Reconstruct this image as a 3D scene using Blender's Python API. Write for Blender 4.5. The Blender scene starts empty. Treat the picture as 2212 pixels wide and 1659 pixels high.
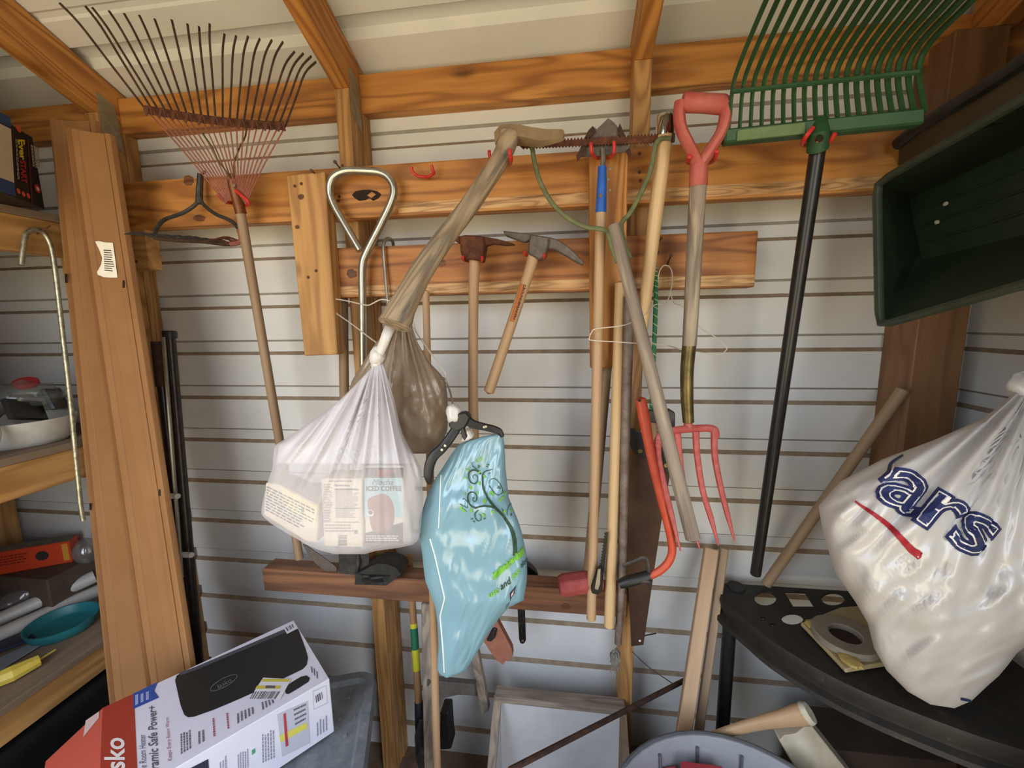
import bpy, bmesh, math, random
from mathutils import Vector, Matrix, noise as mnoise
from mathutils.bvhtree import BVHTree

random.seed(7)
SC = bpy.context.scene
COL = SC.collection

# ---------------------------------------------------------------- camera
F, CX, CY = 891.7, 1106.0, 829.5
D, H = 1.15, 1.42                      # camera distance from the back wall, height above the floor
YAW, PITCH, ROLL = 0.132424, 0.147589, 0.015743
_f = Vector((-math.sin(YAW) * math.cos(PITCH), math.cos(YAW) * math.cos(PITCH), -math.sin(PITCH)))
_r = Vector((math.cos(YAW), math.sin(YAW), 0))
_d = _f.cross(_r)
AX = math.cos(ROLL) * _r + math.sin(ROLL) * _d
AY = -math.sin(ROLL) * _r + math.cos(ROLL) * _d
AZ = _f
CAM = Vector((0, -D, H))
cam = bpy.data.cameras.new('camera')
cam.sensor_width = 36.0
cam.lens = F / 2212 * 36.0
cam.clip_start = 0.02
camo = bpy.data.objects.new('camera', cam)
COL.objects.link(camo)
m3 = Matrix((AX, -AY, -AZ)).transposed()
camo.matrix_world = Matrix.Translation(CAM) @ m3.to_4x4()
SC.camera = camo

# ---------------------------------------------------------------- daylight
SC.view_settings.view_transform = 'Standard'
SC.view_settings.look = 'None'
SC.view_settings.gamma = 1.0
SC.view_settings.use_curve_mapping = False
SC.view_settings.exposure = 0.0
wd = bpy.data.worlds.new('daylight')
SC.world = wd
wd.use_nodes = True
nt = wd.node_tree
for n in list(nt.nodes):
    nt.nodes.remove(n)
_o = nt.nodes.new('ShaderNodeOutputWorld')
_b = nt.nodes.new('ShaderNodeBackground')
_g = nt.nodes.new('ShaderNodeTexCoord')
_s = nt.nodes.new('ShaderNodeSeparateXYZ')
_cr = nt.nodes.new('ShaderNodeValToRGB')
_mr = nt.nodes.new('ShaderNodeMapRange')
_mr.inputs[1].default_value = -1; _mr.inputs[2].default_value = 1
nt.links.new(_g.outputs['Generated'], _s.inputs[0])
nt.links.new(_s.outputs[2], _mr.inputs[0])
nt.links.new(_mr.outputs[0], _cr.inputs[0])
e = _cr.color_ramp.elements
e[0].position = 0.0; e[0].color = (1.05, 0.89, 0.57, 1)      # sunlit ground outside the door
e[1].position = 1.0; e[1].color = (0.92, 1.18, 1.60, 1)      # sky
x = e.new(0.47); x.color = (1.05, 0.89, 0.57, 1)
x = e.new(0.53); x.color = (1.22, 1.34, 1.50, 1)
nt.links.new(_cr.outputs[0], _b.inputs[0])
_b.inputs[1].default_value = 3.9
nt.links.new(_b.outputs[0], _o.inputs[0])
# doorway and open hatch behind the camera: light portals that only guide sky sampling
DOOR = (0.24, 0.88, -1.50, 2.05)        # x0, x1, y, top
HATCH = (-1.32, -0.40, 0.35, 2.05)      # x0, x1, sill, top
for nm, x0, x1, z0, z1 in (('doorway_portal', DOOR[0], DOOR[1], 0.0, DOOR[3]), ('hatch_portal', HATCH[0], HATCH[1], HATCH[2], HATCH[3])):
    pl = bpy.data.lights.new(nm, 'AREA')
    pl.shape = 'RECTANGLE'; pl.size = x1 - x0; pl.size_y = z1 - z0
    pl.cycles.is_portal = True
    plo = bpy.data.objects.new(nm, pl)
    COL.objects.link(plo)
    plo.location = ((x0 + x1) / 2, DOOR[2], (z0 + z1) / 2)
    plo.rotation_euler = (math.radians(90), 0, 0)   # faces into the shed

# ---------------------------------------------------------------- pixel <-> place
def ray(px, py):
    return AX * (px - CX) + AY * (py - CY) + AZ * F
def W(px, py, d=0.0):
    """point of the plane d metres in front of the back wall"""
    r = ray(px, py)
    return CAM + r * ((D - d) / r.y)
def WX(px, py, X):
    r = ray(px, py)
    return CAM + r * (X / r.x)
def WZ(px, py, Z):
    r = ray(px, py)
    return CAM + r * ((Z - H) / r.z)
def PX(l, d=None):
    return [W(p[0], p[1], p[2] if len(p) > 2 else d) for p in l]

# ---------------------------------------------------------------- materials
def lin(h):
    if not isinstance(h, str):
        return (h[0], h[1], h[2], 1)
    h = h.lstrip('#')
    c = [int(h[i:i + 2], 16) / 255 for i in (0, 2, 4)]
    return tuple((v / 12.92 if v <= 0.04045 else ((v + 0.055) / 1.055) ** 2.4) for v in c) + (1,)
MATS = {}
def _new(name):
    m = bpy.data.materials.new(name)
    m.use_nodes = True
    t = m.node_tree
    return m, t, t.nodes['Principled BSDF'], t.nodes['Material Output']
def plain(name, c1, c2=None, rough=0.6, metal=0.0, scale=30, bump=0.15, contrast=(0.35, 0.65), spec=0.5, detail=5, bumpscale=None, coords='Object', c3=None):
    if name in MATS: return MATS[name]
    m, t, b, o = _new(name)
    N, L = t.nodes, t.links
    b.inputs['Roughness'].default_value = rough
    b.inputs['Metallic'].default_value = metal
    b.inputs['Specular IOR Level'].default_value = spec
    tc = N.new('ShaderNodeTexCoord')
    nz = N.new('ShaderNodeTexNoise'); nz.inputs['Scale'].default_value = scale; nz.inputs['Detail'].default_value = detail
    nz.inputs['Roughness'].default_value = 0.65
    L.new(tc.outputs[coords], nz.inputs['Vector'])
    cr = N.new('ShaderNodeValToRGB')
    cr.color_ramp.elements[0].position = contrast[0]; cr.color_ramp.elements[0].color = lin(c1)
    cr.color_ramp.elements[1].position = contrast[1]; cr.color_ramp.elements[1].color = lin(c2 or c1)
    if c3:
        q = cr.color_ramp.elements.new(min(0.98, contrast[1] + 0.08)); q.color = lin(c3)
    L.new(nz.outputs['Fac'], cr.inputs[0]); L.new(cr.outputs[0], b.inputs['Base Color'])
    if bump:
        bp = N.new('ShaderNodeBump'); bp.inputs['Strength'].default_value = bump; bp.inputs['Distance'].default_value = 0.002
        if bumpscale:
            n2 = N.new('ShaderNodeTexNoise'); n2.inputs['Scale'].default_value = bumpscale; n2.inputs['Detail'].default_value = 4
            L.new(tc.outputs[coords], n2.inputs['Vector']); L.new(n2.outputs['Fac'], bp.inputs['Height'])
        else:
            L.new(nz.outputs['Fac'], bp.inputs['Height'])
        L.new(bp.outputs[0], b.inputs['Normal'])
    MATS[name] = m
    return m
def wood(name, light, dark, ring, rough=0.6, rings=9.0, ringamt=0.55, knots=0.0, gscale=1.0, bump=0.25, fine=0.5, streak=None):
    """grain runs along the first component of the point attribute 'gr' (metres)"""
    if name in MATS: return MATS[name]
    m, t, b, o = _new(name)
    N, L = t.nodes, t.links
    b.inputs['Roughness'].default_value = rough
    at = N.new('ShaderNodeAttribute'); at.attribute_name = 'gr'
    def mapped(sx, sy):
        mp = N.new('ShaderNodeMapping'); mp.inputs['Scale'].default_value = (sx * gscale, sy * gscale, sy * gscale)
        L.new(at.outputs['Vector'], mp.inputs['Vector'])
        return mp.outputs[0]
    def nz(vec, sc, det):
        n = N.new('ShaderNodeTexNoise'); n.inputs['Scale'].default_value = sc; n.inputs['Detail'].default_value = det
        L.new(vec, n.inputs['Vector']); return n.outputs['Fac']
    def mth(op, a, bb=None):
        n = N.new('ShaderNodeMath'); n.operation = op
        for i, v in enumerate((a, bb)):
            if v is None: continue
            if isinstance(v, (int, float)): n.inputs[i].default_value = v
            else: L.new(v, n.inputs[i])
        return n.outputs[0]
    big = nz(mapped(1.6, 13), 1.0, 1.5)
    rg = mth('SINE', mth('MULTIPLY', big, rings * 6.28))
    rg = mth('POWER', mth('ADD', mth('MULTIPLY', rg, 0.5), 0.5), 2.0)
    fn = nz(mapped(9, 260), 1.0, 3)
    md = nz(mapped(1.2, 22), 1.0, 3)
    mix = N.new('ShaderNodeValToRGB')
    mix.color_ramp.elements[0].position = 0.33; mix.color_ramp.elements[0].color = lin(dark)
    mix.color_ramp.elements[1].position = 0.66; mix.color_ramp.elements[1].color = lin(light)
    L.new(mth('ADD', mth('MULTIPLY', md, 1 - fine * 0.6), mth('MULTIPLY', fn, fine * 0.6)), mix.inputs[0])
    mx = N.new('ShaderNodeMix'); mx.data_type = 'RGBA'
    L.new(mth('MULTIPLY', rg, ringamt), mx.inputs[0])
    L.new(mix.outputs[0], mx.inputs[6]); mx.inputs[7].default_value = lin(ring)
    col = mx.outputs[2]
    if knots:
        vo = N.new('ShaderNodeTexVoronoi'); vo.inputs['Scale'].default_value = 1.0
        L.new(mapped(3.2, 7.0), vo.inputs['Vector'])
        k = mth('ADD', vo.outputs['Distance'], mth('MULTIPLY', md, 0.12))
        kr = N.new('ShaderNodeValToRGB')
        kr.color_ramp.elements[0].position = 0.10 * knots; kr.color_ramp.elements[0].color = (1, 1, 1, 1)
        kr.color_ramp.elements[1].position = 0.19 * knots; kr.color_ramp.elements[1].color = (0, 0, 0, 1)
        L.new(k, kr.inputs[0])
        m2 = N.new('ShaderNodeMix'); m2.data_type = 'RGBA'
        L.new(mth('MULTIPLY', kr.outputs[0], 0.8), m2.inputs[0]); L.new(col, m2.inputs[6])
        rr = lin(ring); m2.inputs[7].default_value = (rr[0] * 0.35, rr[1] * 0.3, rr[2] * 0.3, 1)
        col = m2.outputs[2]
    if streak:
        sn = nz(mapped(4, 45), 1.0, 5)
        sr = N.new('ShaderNodeValToRGB')
        sr.color_ramp.elements[0].position = 0.52; sr.color_ramp.elements[0].color = (0, 0, 0, 1)
        sr.color_ramp.elements[1].position = 0.70; sr.color_ramp.elements[1].color = (1, 1, 1, 1)
        L.new(sn, sr.inputs[0])
        m3_ = N.new('ShaderNodeMix'); m3_.data_type = 'RGBA'
        L.new(sr.outputs[0], m3_.inputs[0]); L.new(col, m3_.inputs[6]); m3_.inputs[7].default_value = lin(streak)
        col = m3_.outputs[2]
    L.new(col, b.inputs['Base Color'])
    bp = N.new('ShaderNodeBump'); bp.inputs['Strength'].default_value = bump; bp.inputs['Distance'].default_value = 0.0015
    L.new(fn, bp.inputs['Height']); L.new(bp.outputs[0], b.inputs['Normal'])
    MATS[name] = m
    return m
def film(name, col, alpha=0.5, rough=0.3, transl=0.5, wr=60, bump=0.25, gloss=0.12):
    """thin plastic film: part see-through, part diffuse and translucent, a little glossy"""
    if name in MATS: return MATS[name]
    m, t, b, o = _new(name)
    N, L = t.nodes, t.links
    N.remove(b)
    df = N.new('ShaderNodeBsdfDiffuse'); df.inputs[0].default_value = lin(col)
    tl = N.new('ShaderNodeBsdfTranslucent'); tl.inputs[0].default_value = lin(col)
    gl = N.new('ShaderNodeBsdfGlossy'); gl.inputs['Roughness'].default_value = rough
    tr = N.new('ShaderNodeBsdfTransparent')
    lc = lin(col)
    tr.inputs[0].default_value = (0.5 + lc[0] * 0.5, 0.5 + lc[1] * 0.5, 0.5 + lc[2] * 0.5, 1)
    def mix(fac, a, c):
        n = N.new('ShaderNodeMixShader'); n.inputs[0].default_value = fac
        L.new(a.outputs[0], n.inputs[1]); L.new(c.outputs[0], n.inputs[2]); return n
    s = mix(transl, df, tl); s = mix(gloss, s, gl)
    s = mix(alpha, tr, s)
    tc = N.new('ShaderNodeTexCoord'); nz = N.new('ShaderNodeTexNoise'); nz.inputs['Scale'].default_value = wr
    nz.inputs['Detail'].default_value = 3
    L.new(tc.outputs['Object'], nz.inputs['Vector'])
    bp = N.new('ShaderNodeBump'); bp.inputs['Strength'].default_value = bump; bp.inputs['Distance'].default_value = 0.004
    L.new(nz.outputs['Fac'], bp.inputs['Height'])
    for n in (df, tl, gl): L.new(bp.outputs[0], n.inputs['Normal'])
    L.new(s.outputs[0], o.inputs[0])
    MATS[name] = m
    return m
def flat(name, c, rough=0.6, metal=0.0, spec=0.4):
    if name in MATS: return MATS[name]
    m, t, b, o = _new(name)
    b.inputs['Base Color'].default_value = lin(c); b.inputs['Roughness'].default_value = rough
    b.inputs['Metallic'].default_value = metal; b.inputs['Specular IOR Level'].default_value = spec
    MATS[name] = m
    return m

M_PINE = wood('orange_pine', '#c88c48', '#b07434', '#753f15', rings=8, ringamt=0.66, knots=0.95, streak='#a0652a')
M_PINE2 = wood('pale_pine', '#c89a60', '#b48348', '#86592c', rings=6, ringamt=0.6, knots=0.8, streak='#a0743e')
M_STUD = wood('stud_pine', '#bd8f58', '#ab7d46', '#7a5228', rings=10, ringamt=0.65, streak='#94683a')
M_DARKPINE = wood('reddish_aged_pine', '#8d6040', '#744a32', '#4e3020', rings=7, ringamt=0.6, streak='#61402a')
M_PLY = wood('dark_plywood', '#7a4522', '#683818', '#4c2610', rings=5, ringamt=0.4)
M_HANDLE = wood('ash_handle', '#c3a17c', '#b08c66', '#94704c', rings=3, ringamt=0.3, rough=0.5)
M_HANDLE_LT = wood('new_ash_handle', '#cfb083', '#c09c6c', '#a98454', rings=3, ringamt=0.25, rough=0.45)
M_GREY = wood('weathered_grey_wood', '#a59482', '#85766a', '#5c4f44', rings=6, ringamt=0.5, rough=0.85, bump=0.9, gscale=1.4, streak='#b0a088')
M_AXEW = wood('weathered_hickory', '#b7a183', '#9a8468', '#6a5842', rings=9, ringamt=0.6, rough=0.75, bump=0.9, gscale=1.6, streak='#6f655a')
M_TANW = wood('dull_tan_handle', '#a3886a', '#8c7154', '#73593f', rings=3, ringamt=0.3, rough=0.6)
M_SHELF = wood('grey_shelf_board', '#8d7660', '#75604c', '#5e4a3a', rings=3, ringamt=0.3, rough=0.8)
M_SIDE = plain('cream_metal_siding', '#d2d1cd', '#dad8d4', rough=0.45, scale=6, bump=0.03, spec=0.3)
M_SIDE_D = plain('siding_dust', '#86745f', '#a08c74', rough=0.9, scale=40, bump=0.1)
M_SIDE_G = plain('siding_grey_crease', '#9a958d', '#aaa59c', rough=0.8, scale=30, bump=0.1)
M_GALV = plain('galvanised_plate', '#8d8a78', '#a29e8c', rough=0.55, metal=0.6, scale=60)
M_FLOOR = plain('dirt_floor', '#6a5442', '#8b7560', rough=0.95, scale=12, bump=0.8, bumpscale=90)

# ---------------------------------------------------------------- mesh helpers
LOC = {}
def _attr(me, verts, axis):
    if axis is None:
        lo = [min(v[i] for v in verts) for i in range(3)]; hi = [max(v[i] for v in verts) for i in range(3)]
        ext = [hi[i] - lo[i] for i in range(3)]
        axis = [Vector((1, 0, 0)), Vector((0, 1, 0)), Vector((0, 0, 1))][ext.index(max(ext))]
    a = Vector(axis).normalized()
    u = a.cross(Vector((0, 1, 0)) if abs(a.y) < 0.8 else Vector((1, 0, 0))).normalized()
    w = a.cross(u)
    off = Vector((random.uniform(0, 9), random.uniform(0, 9), random.uniform(0, 9)))
    at = me.attributes.new('gr', 'FLOAT_VECTOR', 'POINT')
    buf = []
    for v in verts:
        v = Vector(v)
        buf += [v.dot(a) + off.x, v.dot(u) + off.y, v.dot(w) + off.z]
    at.data.foreach_set('vector', buf)
def obj(name, geo, mat, parent=None, smooth=False, axis=None, mats=None, fm=None, bevel=0.0, bseg=1, auto=40):
    verts, faces = geo
    verts = [Vector(v) for v in verts]
    if bevel:
        bm = bmesh.new()
        bv = [bm.verts.new(v) for v in verts]
        for f in faces:
            try: bm.faces.new([bv[i] for i in f])
            except ValueError: pass
        bmesh.ops.recalc_face_normals(bm, faces=bm.faces)
        es = [ed for ed in bm.edges if len(ed.link_faces) == 2 and ed.calc_face_angle(0) > 0.4]
        bmesh.ops.bevel(bm, geom=es, offset=bevel, segments=bseg, affect='EDGES', profile=0.6, clamp_overlap=True)
        bm.verts.index_update()
        verts = [v.co.copy() for v in bm.verts]; faces = [[v.index for v in f.verts] for f in bm.faces]
        bm.free()
    lo = Vector([min(v[i] for v in verts) for i in range(3)]); hi = Vector([max(v[i] for v in verts) for i in range(3)])
    org = (lo + hi) / 2
    if parent is None: org.z = lo.z
    me = bpy.data.meshes.new(name)
    me.from_pydata([v - org for v in verts], [], faces)
    for mm in ([mat] if mats is None else mats): me.materials.append(mm)
    if fm is not None: me.polygons.foreach_set('material_index', fm)
    if smooth:
        me.polygons.foreach_set('use_smooth', [True] * len(me.polygons))
        if auto: me.set_sharp_from_angle(angle=math.radians(auto))
    _attr(me, verts, axis)
    me.update()
    o = bpy.data.objects.new(name, me)
    COL.objects.link(o)
    o.location = org
    LOC[o.name] = org
    if parent is not None:
        o.parent = parent
        o.location = org - LOC[parent.name]
    return o
def thing(name, label, cat, loc, group=None):
    o = bpy.data.objects.new(name, None)
    o.empty_display_size = 0.05
    COL.objects.link(o)
    o.location = loc; LOC[o.name] = Vector(loc)
    o['label'] = label; o['category'] = cat
    if group: o['group'] = group
    return o
def tag(o, label, cat, group=None):
    o['label'] = label; o['category'] = cat
    if group: o['group'] = group
    return o
def struct(o):
    o['kind'] = 'structure'
    return o
def join(*geos):
    V, Fc = [], []
    for v, f in geos:
        n = len(V); V += list(v); Fc += [[i + n for i in q] for q in f]
    return V, Fc
def box(a, b):
    x0, x1 = sorted((a[0], b[0])); y0, y1 = sorted((a[1], b[1])); z0, z1 = sorted((a[2], b[2]))
    v = [(x0, y0, z0), (x1, y0, z0), (x1, y1, z0), (x0, y1, z0), (x0, y0, z1), (x1, y0, z1), (x1, y1, z1), (x0, y1, z1)]
    return [Vector(q) for q in v], [[0, 3, 2, 1], [4, 5, 6, 7], [0, 1, 5, 4], [1, 2, 6, 5], [2, 3, 7, 6], [3, 0, 4, 7]]
def prism(poly, vec):
    vec = Vector(vec); n = len(poly)
    v = [Vector(p) for p in poly] + [Vector(p) + vec for p in poly]
    f = [list(range(n))[::-1], list(range(n, 2 * n))] + [[i, (i + 1) % n, n + (i + 1) % n, n + i] for i in range(n)]
    return v, f
def plate(pts, d, t):
    """outline in photo pixels on the plane d, thickness t back towards the wall"""
    return prism(PX(pts, d), (0, t, 0))
def crom(pts, n=6, closed=False):
    pts = [Vector(p) if not isinstance(p, Vector) else p for p in pts]
    out = []; m = len(pts)
    rng = range(m if closed else m - 1)
    for i in rng:
        g = (lambda k: pts[k % m]) if closed else (lambda k: pts[min(max(k, 0), m - 1)])
        p0, p1, p2, p3 = g(i - 1), g(i), g(i + 1), g(i + 2)
        for s in range(n):
            t = s / n
            out.append(0.5 * ((2 * p1) + (p2 - p0) * t + (2 * p0 - 5 * p1 + 4 * p2 - p3) * t * t + (3 * p1 - p0 - 3 * p2 + p3) * t ** 3))
    if not closed: out.append(pts[-1].copy())
    return out
def lerps(vals, n):
    out = []
    for i in range(len(vals) - 1):
        for s in range(n): out.append(vals[i] + (vals[i + 1] - vals[i]) * s / n)
    return out + [vals[-1]]
def tube(pts, rad, n=10, closed=False, flat=1.0, up=None, cap=True, dome=False):
    """round bar through the points; rad one radius or one per point; flat squeezes it along 'up'"""
    pts = [Vector(p) for p in pts]; m = len(pts)
    if isinstance(rad, (int, float)): rad = [rad] * m
    T = []
    for i in range(m):
        a = pts[(i - 1) % m] if (closed or i > 0) else pts[i]
        b = pts[(i + 1) % m] if (closed or i < m - 1) else pts[i]
        t = b - a
        T.append(t.normalized() if t.length > 1e-9 else Vector((0, 0, 1)))
    ref = Vector(up) if up is not None else (Vector((0, -1, 0)) if abs(T[0].y) < 0.9 else Vector((1, 0, 0)))
    u = (ref - T[0] * ref.dot(T[0])).normalized()
    V, Fc = [], []
    for i in range(m):
        base = Vector(up) if up is not None else u
        u = (base - T[i] * base.dot(T[i]))
        u = u.normalized() if u.length > 1e-6 else Vector((1, 0, 0))
        w = T[i].cross(u)
        for k in range(n):
            a = 2 * math.pi * k / n
            V.append(pts[i] + (w * math.cos(a) + u * math.sin(a) * flat) * rad[i])
    for i in range(m if closed else m - 1):
        j = (i + 1) % m
        for k in range(n):
            Fc.append([i * n + k, i * n + (k + 1) % n, j * n + (k + 1) % n, j * n + k])
    if not closed and cap:
        if dome:
            for i, s in ((0, -1), (m - 1, 1)):
                V.append(pts[i] + T[i] * s * rad[i] * 0.55)
                c = len(V) - 1
                for k in range(n):
                    q = [i * n + k, i * n + (k + 1) % n, c]
                    Fc.append(q[::-1] if s < 0 else q)
        else:
            Fc.append([k for k in range(n)][::-1]); Fc.append([(m - 1) * n + k for k in range(n)])
    return V, Fc
def skin(rings, cap=True, closed=False):
    n = len(rings[0]); V = [Vector(p) for r in rings for p in r]; Fc = []; m = len(rings)
    for i in range(m if closed else m - 1):
        j = (i + 1) % m
        for k in range(n):
            Fc.append([i * n + k, i * n + (k + 1) % n, j * n + (k + 1) % n, j * n + k])
    if cap and not closed:
        Fc.append(list(range(n))[::-1]); Fc.append([(m - 1) * n + k for k in range(n)])
    return V, Fc
def disc(c, nrm, r, n=14, t=0.002):
    c = Vector(c); nrm = Vector(nrm).normalized()
    u = nrm.orthogonal().normalized(); w = nrm.cross(u)
    return prism([c + (u * math.cos(2 * math.pi * k / n) + w * math.sin(2 * math.pi * k / n)) * r for k in range(n)], nrm * t)
_TXT = {}
def text2d(s, bold=0.0, space=1.0, shear=0.0, ref=None):
    """letters as flat faces, scaled to the unit square: u right, v down from the top of the text"""
    key = (s, bold, space, shear, ref)
    if key in _TXT: return _TXT[key]
    cu = bpy.data.curves.new('lettering', 'FONT')
    cu.body = s; cu.offset = bold; cu.space_character = space; cu.shear = shear; cu.resolution_u = 3
    o = bpy.data.objects.new('lettering', cu)
    COL.objects.link(o)
    dg = bpy.context.evaluated_depsgraph_get(); dg.update()
    me = bpy.data.meshes.new_from_object(o.evaluated_get(dg))
    v = [(p.co.x, p.co.y) for p in me.vertices]; f = [list(p.vertices) for p in me.polygons]
    bpy.data.objects.remove(o); bpy.data.curves.remove(cu); bpy.data.meshes.remove(me)
    x0 = min(p[0] for p in v); x1 = max(p[0] for p in v); y0 = min(p[1] for p in v); y1 = max(p[1] for p in v)
    if ref is not None:                      # keep register with a bolder cut of the same word
        k = ref - bold; x0 -= k; x1 += k; y0 -= k; y1 += k
    v = [((p[0] - x0) / (x1 - x0), 1 - (p[1] - y0) / (y1 - y0)) for p in v]
    _TXT[key] = (v, f)
    return _TXT[key]
def bil(q, u, v):
    a, b, c, d_ = [Vector(p) for p in q]      # TL, TR, BR, BL
    return (a * (1 - u) + b * u) * (1 - v) + (d_ * (1 - u) + c * u) * v
def on_plane(geo2, quad, nrm, t=0.0006):
    """flat print laid on a face: quad = TL,TR,BR,BL in the place"""
    v, f = geo2
    nrm = Vector(nrm).normalized()
    return [bil(quad, p[0], p[1]) + nrm * t for p in v], f
SQ = ([(0, 0), (1, 0), (1, 1), (0, 1)], [[0, 1, 2, 3]])
def bars2d(n, seed=1, gap=0.35):
    r = random.Random(seed); v, f = [], []
    x = 0.0
    ws = [r.uniform(0.5, 1.6) for _ in range(2 * n)]
    tot = sum(ws); 
    for i, w in enumerate(ws):
        w /= tot
        if i % 2 == 0:
            k = len(v); v += [(x, 0), (x + w, 0), (x + w, 1), (x, 1)]; f.append([k, k + 1, k + 2, k + 3])
        x += w
    return v, f
def lines2d(n, seed=1, thick=0.5, ragged=0.35):
    """rows of small print too fine to read"""
    r = random.Random(seed); v, f = [], []
    for i in range(n):
        x = 0.0; y = i / n
        end = 1 - r.uniform(0, ragged)
        while x < end:
            w = r.uniform(0.04, 0.13)
            k = len(v); v += [(x, y), (min(x + w, 1), y), (min(x + w, 1), y + thick / n), (x, y + thick / n)]; f.append([k, k + 1, k + 2, k + 3])
            x += w + 0.025
    return v, f
def subdiv2d(geo, maxlen):
    v, f = geo
    bm = bmesh.new()
    bv = [bm.verts.new((p[0], p[1], 0)) for p in v]
    for q in f:
        try: bm.faces.new([bv[i] for i in q])
        except ValueError: pass
    bmesh.ops.triangulate(bm, faces=bm.faces)
    for _ in range(6):
        es = [ed for ed in bm.edges if ed.calc_length() > maxlen]
        if not es: break
        bmesh.ops.subdivide_edges(bm, edges=es, cuts=1)
        bmesh.ops.triangulate(bm, faces=[q for q in bm.faces if len(q.verts) > 3])
    bm.verts.index_update()
    out = [(q.co.x, q.co.y) for q in bm.verts], [[w.index for w in q.verts] for q in bm.faces]
    bm.free()
    return out
def drape(geo2, quadpx, bvh, off=0.0012, maxlen=0.06):
    """print that follows a curved surface: the outline is laid onto the surface itself"""
    v, f = subdiv2d(geo2, maxlen)
    q = [Vector((p[0], p[1], 0)) for p in quadpx]
    out, ok = [], []
    for p in v:
        s = bil(q, p[0], p[1])
        r = ray(s.x, s.y).normalized()
        hit, nrm, idx, dist = bvh.ray_cast(CAM, r)
        if hit is None: out.append(Vector((0, 0, 0))); ok.append(False); continue
        if nrm.dot(r) > 0: nrm = -nrm
        out.append(hit + nrm * off); ok.append(True)
    f = [q_ for q_ in f if all(ok[i] for i in q_)]
    used = sorted({i for q_ in f for i in q_}); mp = {i: k for k, i in enumerate(used)}
    return [out[i] for i in used], [[mp[i] for i in q_] for q_ in f]
def bvh_of(geo):
    return BVHTree.FromPolygons([tuple(v) for v in geo[0]], geo[1])
# ================================================================ the shed
XL, XR, YF = -1.98, 0.97, DOOR[2]
EAVE, SLOPE = 2.072, 0.40
PER, TAN0, GRY = 0.139, H - 0.219, 0.039       # siding: period, one ledge height, groove width
def siding_profile(z0, z1, dep=0.009):
    """(z, depth, material slot: plain, dusty ledge, grey crease) from bottom to top; grooves are pressed outwards"""
    k = math.floor((z0 - TAN0) / PER) - 1
    pts = [(z0, 0.0, 0)]
    while True:
        zt = TAN0 + k * PER
        if zt > z1: break
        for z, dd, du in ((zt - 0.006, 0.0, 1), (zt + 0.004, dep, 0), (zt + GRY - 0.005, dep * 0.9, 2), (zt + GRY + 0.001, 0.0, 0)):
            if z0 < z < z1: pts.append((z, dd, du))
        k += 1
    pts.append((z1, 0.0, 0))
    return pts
def siding(name, p0, p1, outward, z0, z1, cut=None):
    pr = siding_profile(z0, z1); V, Fc, fm = [], [], []
    p0, p1, outward = Vector(p0), Vector(p1), Vector(outward)
    for z, dd, du in pr:
        V += [p0 + outward * dd + Vector((0, 0, z)), p1 + outward * dd + Vector((0, 0, z))]
    for i in range(len(pr) - 1):
        Fc.append([2 * i, 2 * i + 1, 2 * i + 3, 2 * i + 2]); fm.append(pr[i][2])
    # outer skin gives the sheet its thickness
    n = len(V)
    q = outward * 0.014
    V += [p0 + q + Vector((0, 0, z0)), p1 + q + Vector((0, 0, z0)), p1 + q + Vector((0, 0, z1)), p0 + q + Vector((0, 0, z1))]
    Fc.append([n, n + 3, n + 2, n + 1]); fm.append(0)
    if cut:
        bm = bmesh.new(); bv = [bm.verts.new(v) for v in V]
        for f_, k in zip(Fc, fm):
            ff = bm.faces.new([bv[i] for i in f_]); ff.material_index = k
        bmesh.ops.bisect_plane(bm, geom=list(bm.verts) + list(bm.edges) + list(bm.faces), plane_co=cut[0], plane_no=cut[1], clear_outer=True)
        bm.verts.index_update()
        V = [v.co.copy() for v in bm.verts]; fm = [f_.material_index for f_ in bm.faces]; Fc = [[v.index for v in f_.verts] for f_ in bm.faces]
        bm.free()
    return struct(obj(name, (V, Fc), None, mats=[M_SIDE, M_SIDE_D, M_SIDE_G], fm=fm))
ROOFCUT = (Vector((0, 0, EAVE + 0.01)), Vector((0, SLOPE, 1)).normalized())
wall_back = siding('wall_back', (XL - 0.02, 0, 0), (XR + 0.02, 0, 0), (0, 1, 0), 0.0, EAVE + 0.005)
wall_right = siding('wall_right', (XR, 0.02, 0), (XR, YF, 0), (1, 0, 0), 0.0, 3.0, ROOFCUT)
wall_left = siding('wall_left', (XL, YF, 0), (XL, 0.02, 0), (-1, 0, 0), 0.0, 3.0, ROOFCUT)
zt = EAVE - SLOPE * YF
wall_front = struct(obj('wall_front', join(box((XL, YF - 0.05, 0), (HATCH[0], YF, zt)), box((HATCH[0], YF - 0.05, 0), (HATCH[1], YF, HATCH[2])), box((HATCH[0], YF - 0.05, HATCH[3]), (HATCH[1], YF, zt)),
                    box((HATCH[1], YF - 0.05, 0), (DOOR[0], YF, zt)), box((DOOR[1], YF - 0.05, 0), (XR, YF, zt)), box((DOOR[0], YF - 0.05, DOOR[3]), (DOOR[1], YF, zt))), M_SIDE))
floor = struct(obj('floor', box((XL, YF - 0.05, -0.05), (XR, 0.014, 0)), M_FLOOR))
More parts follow.
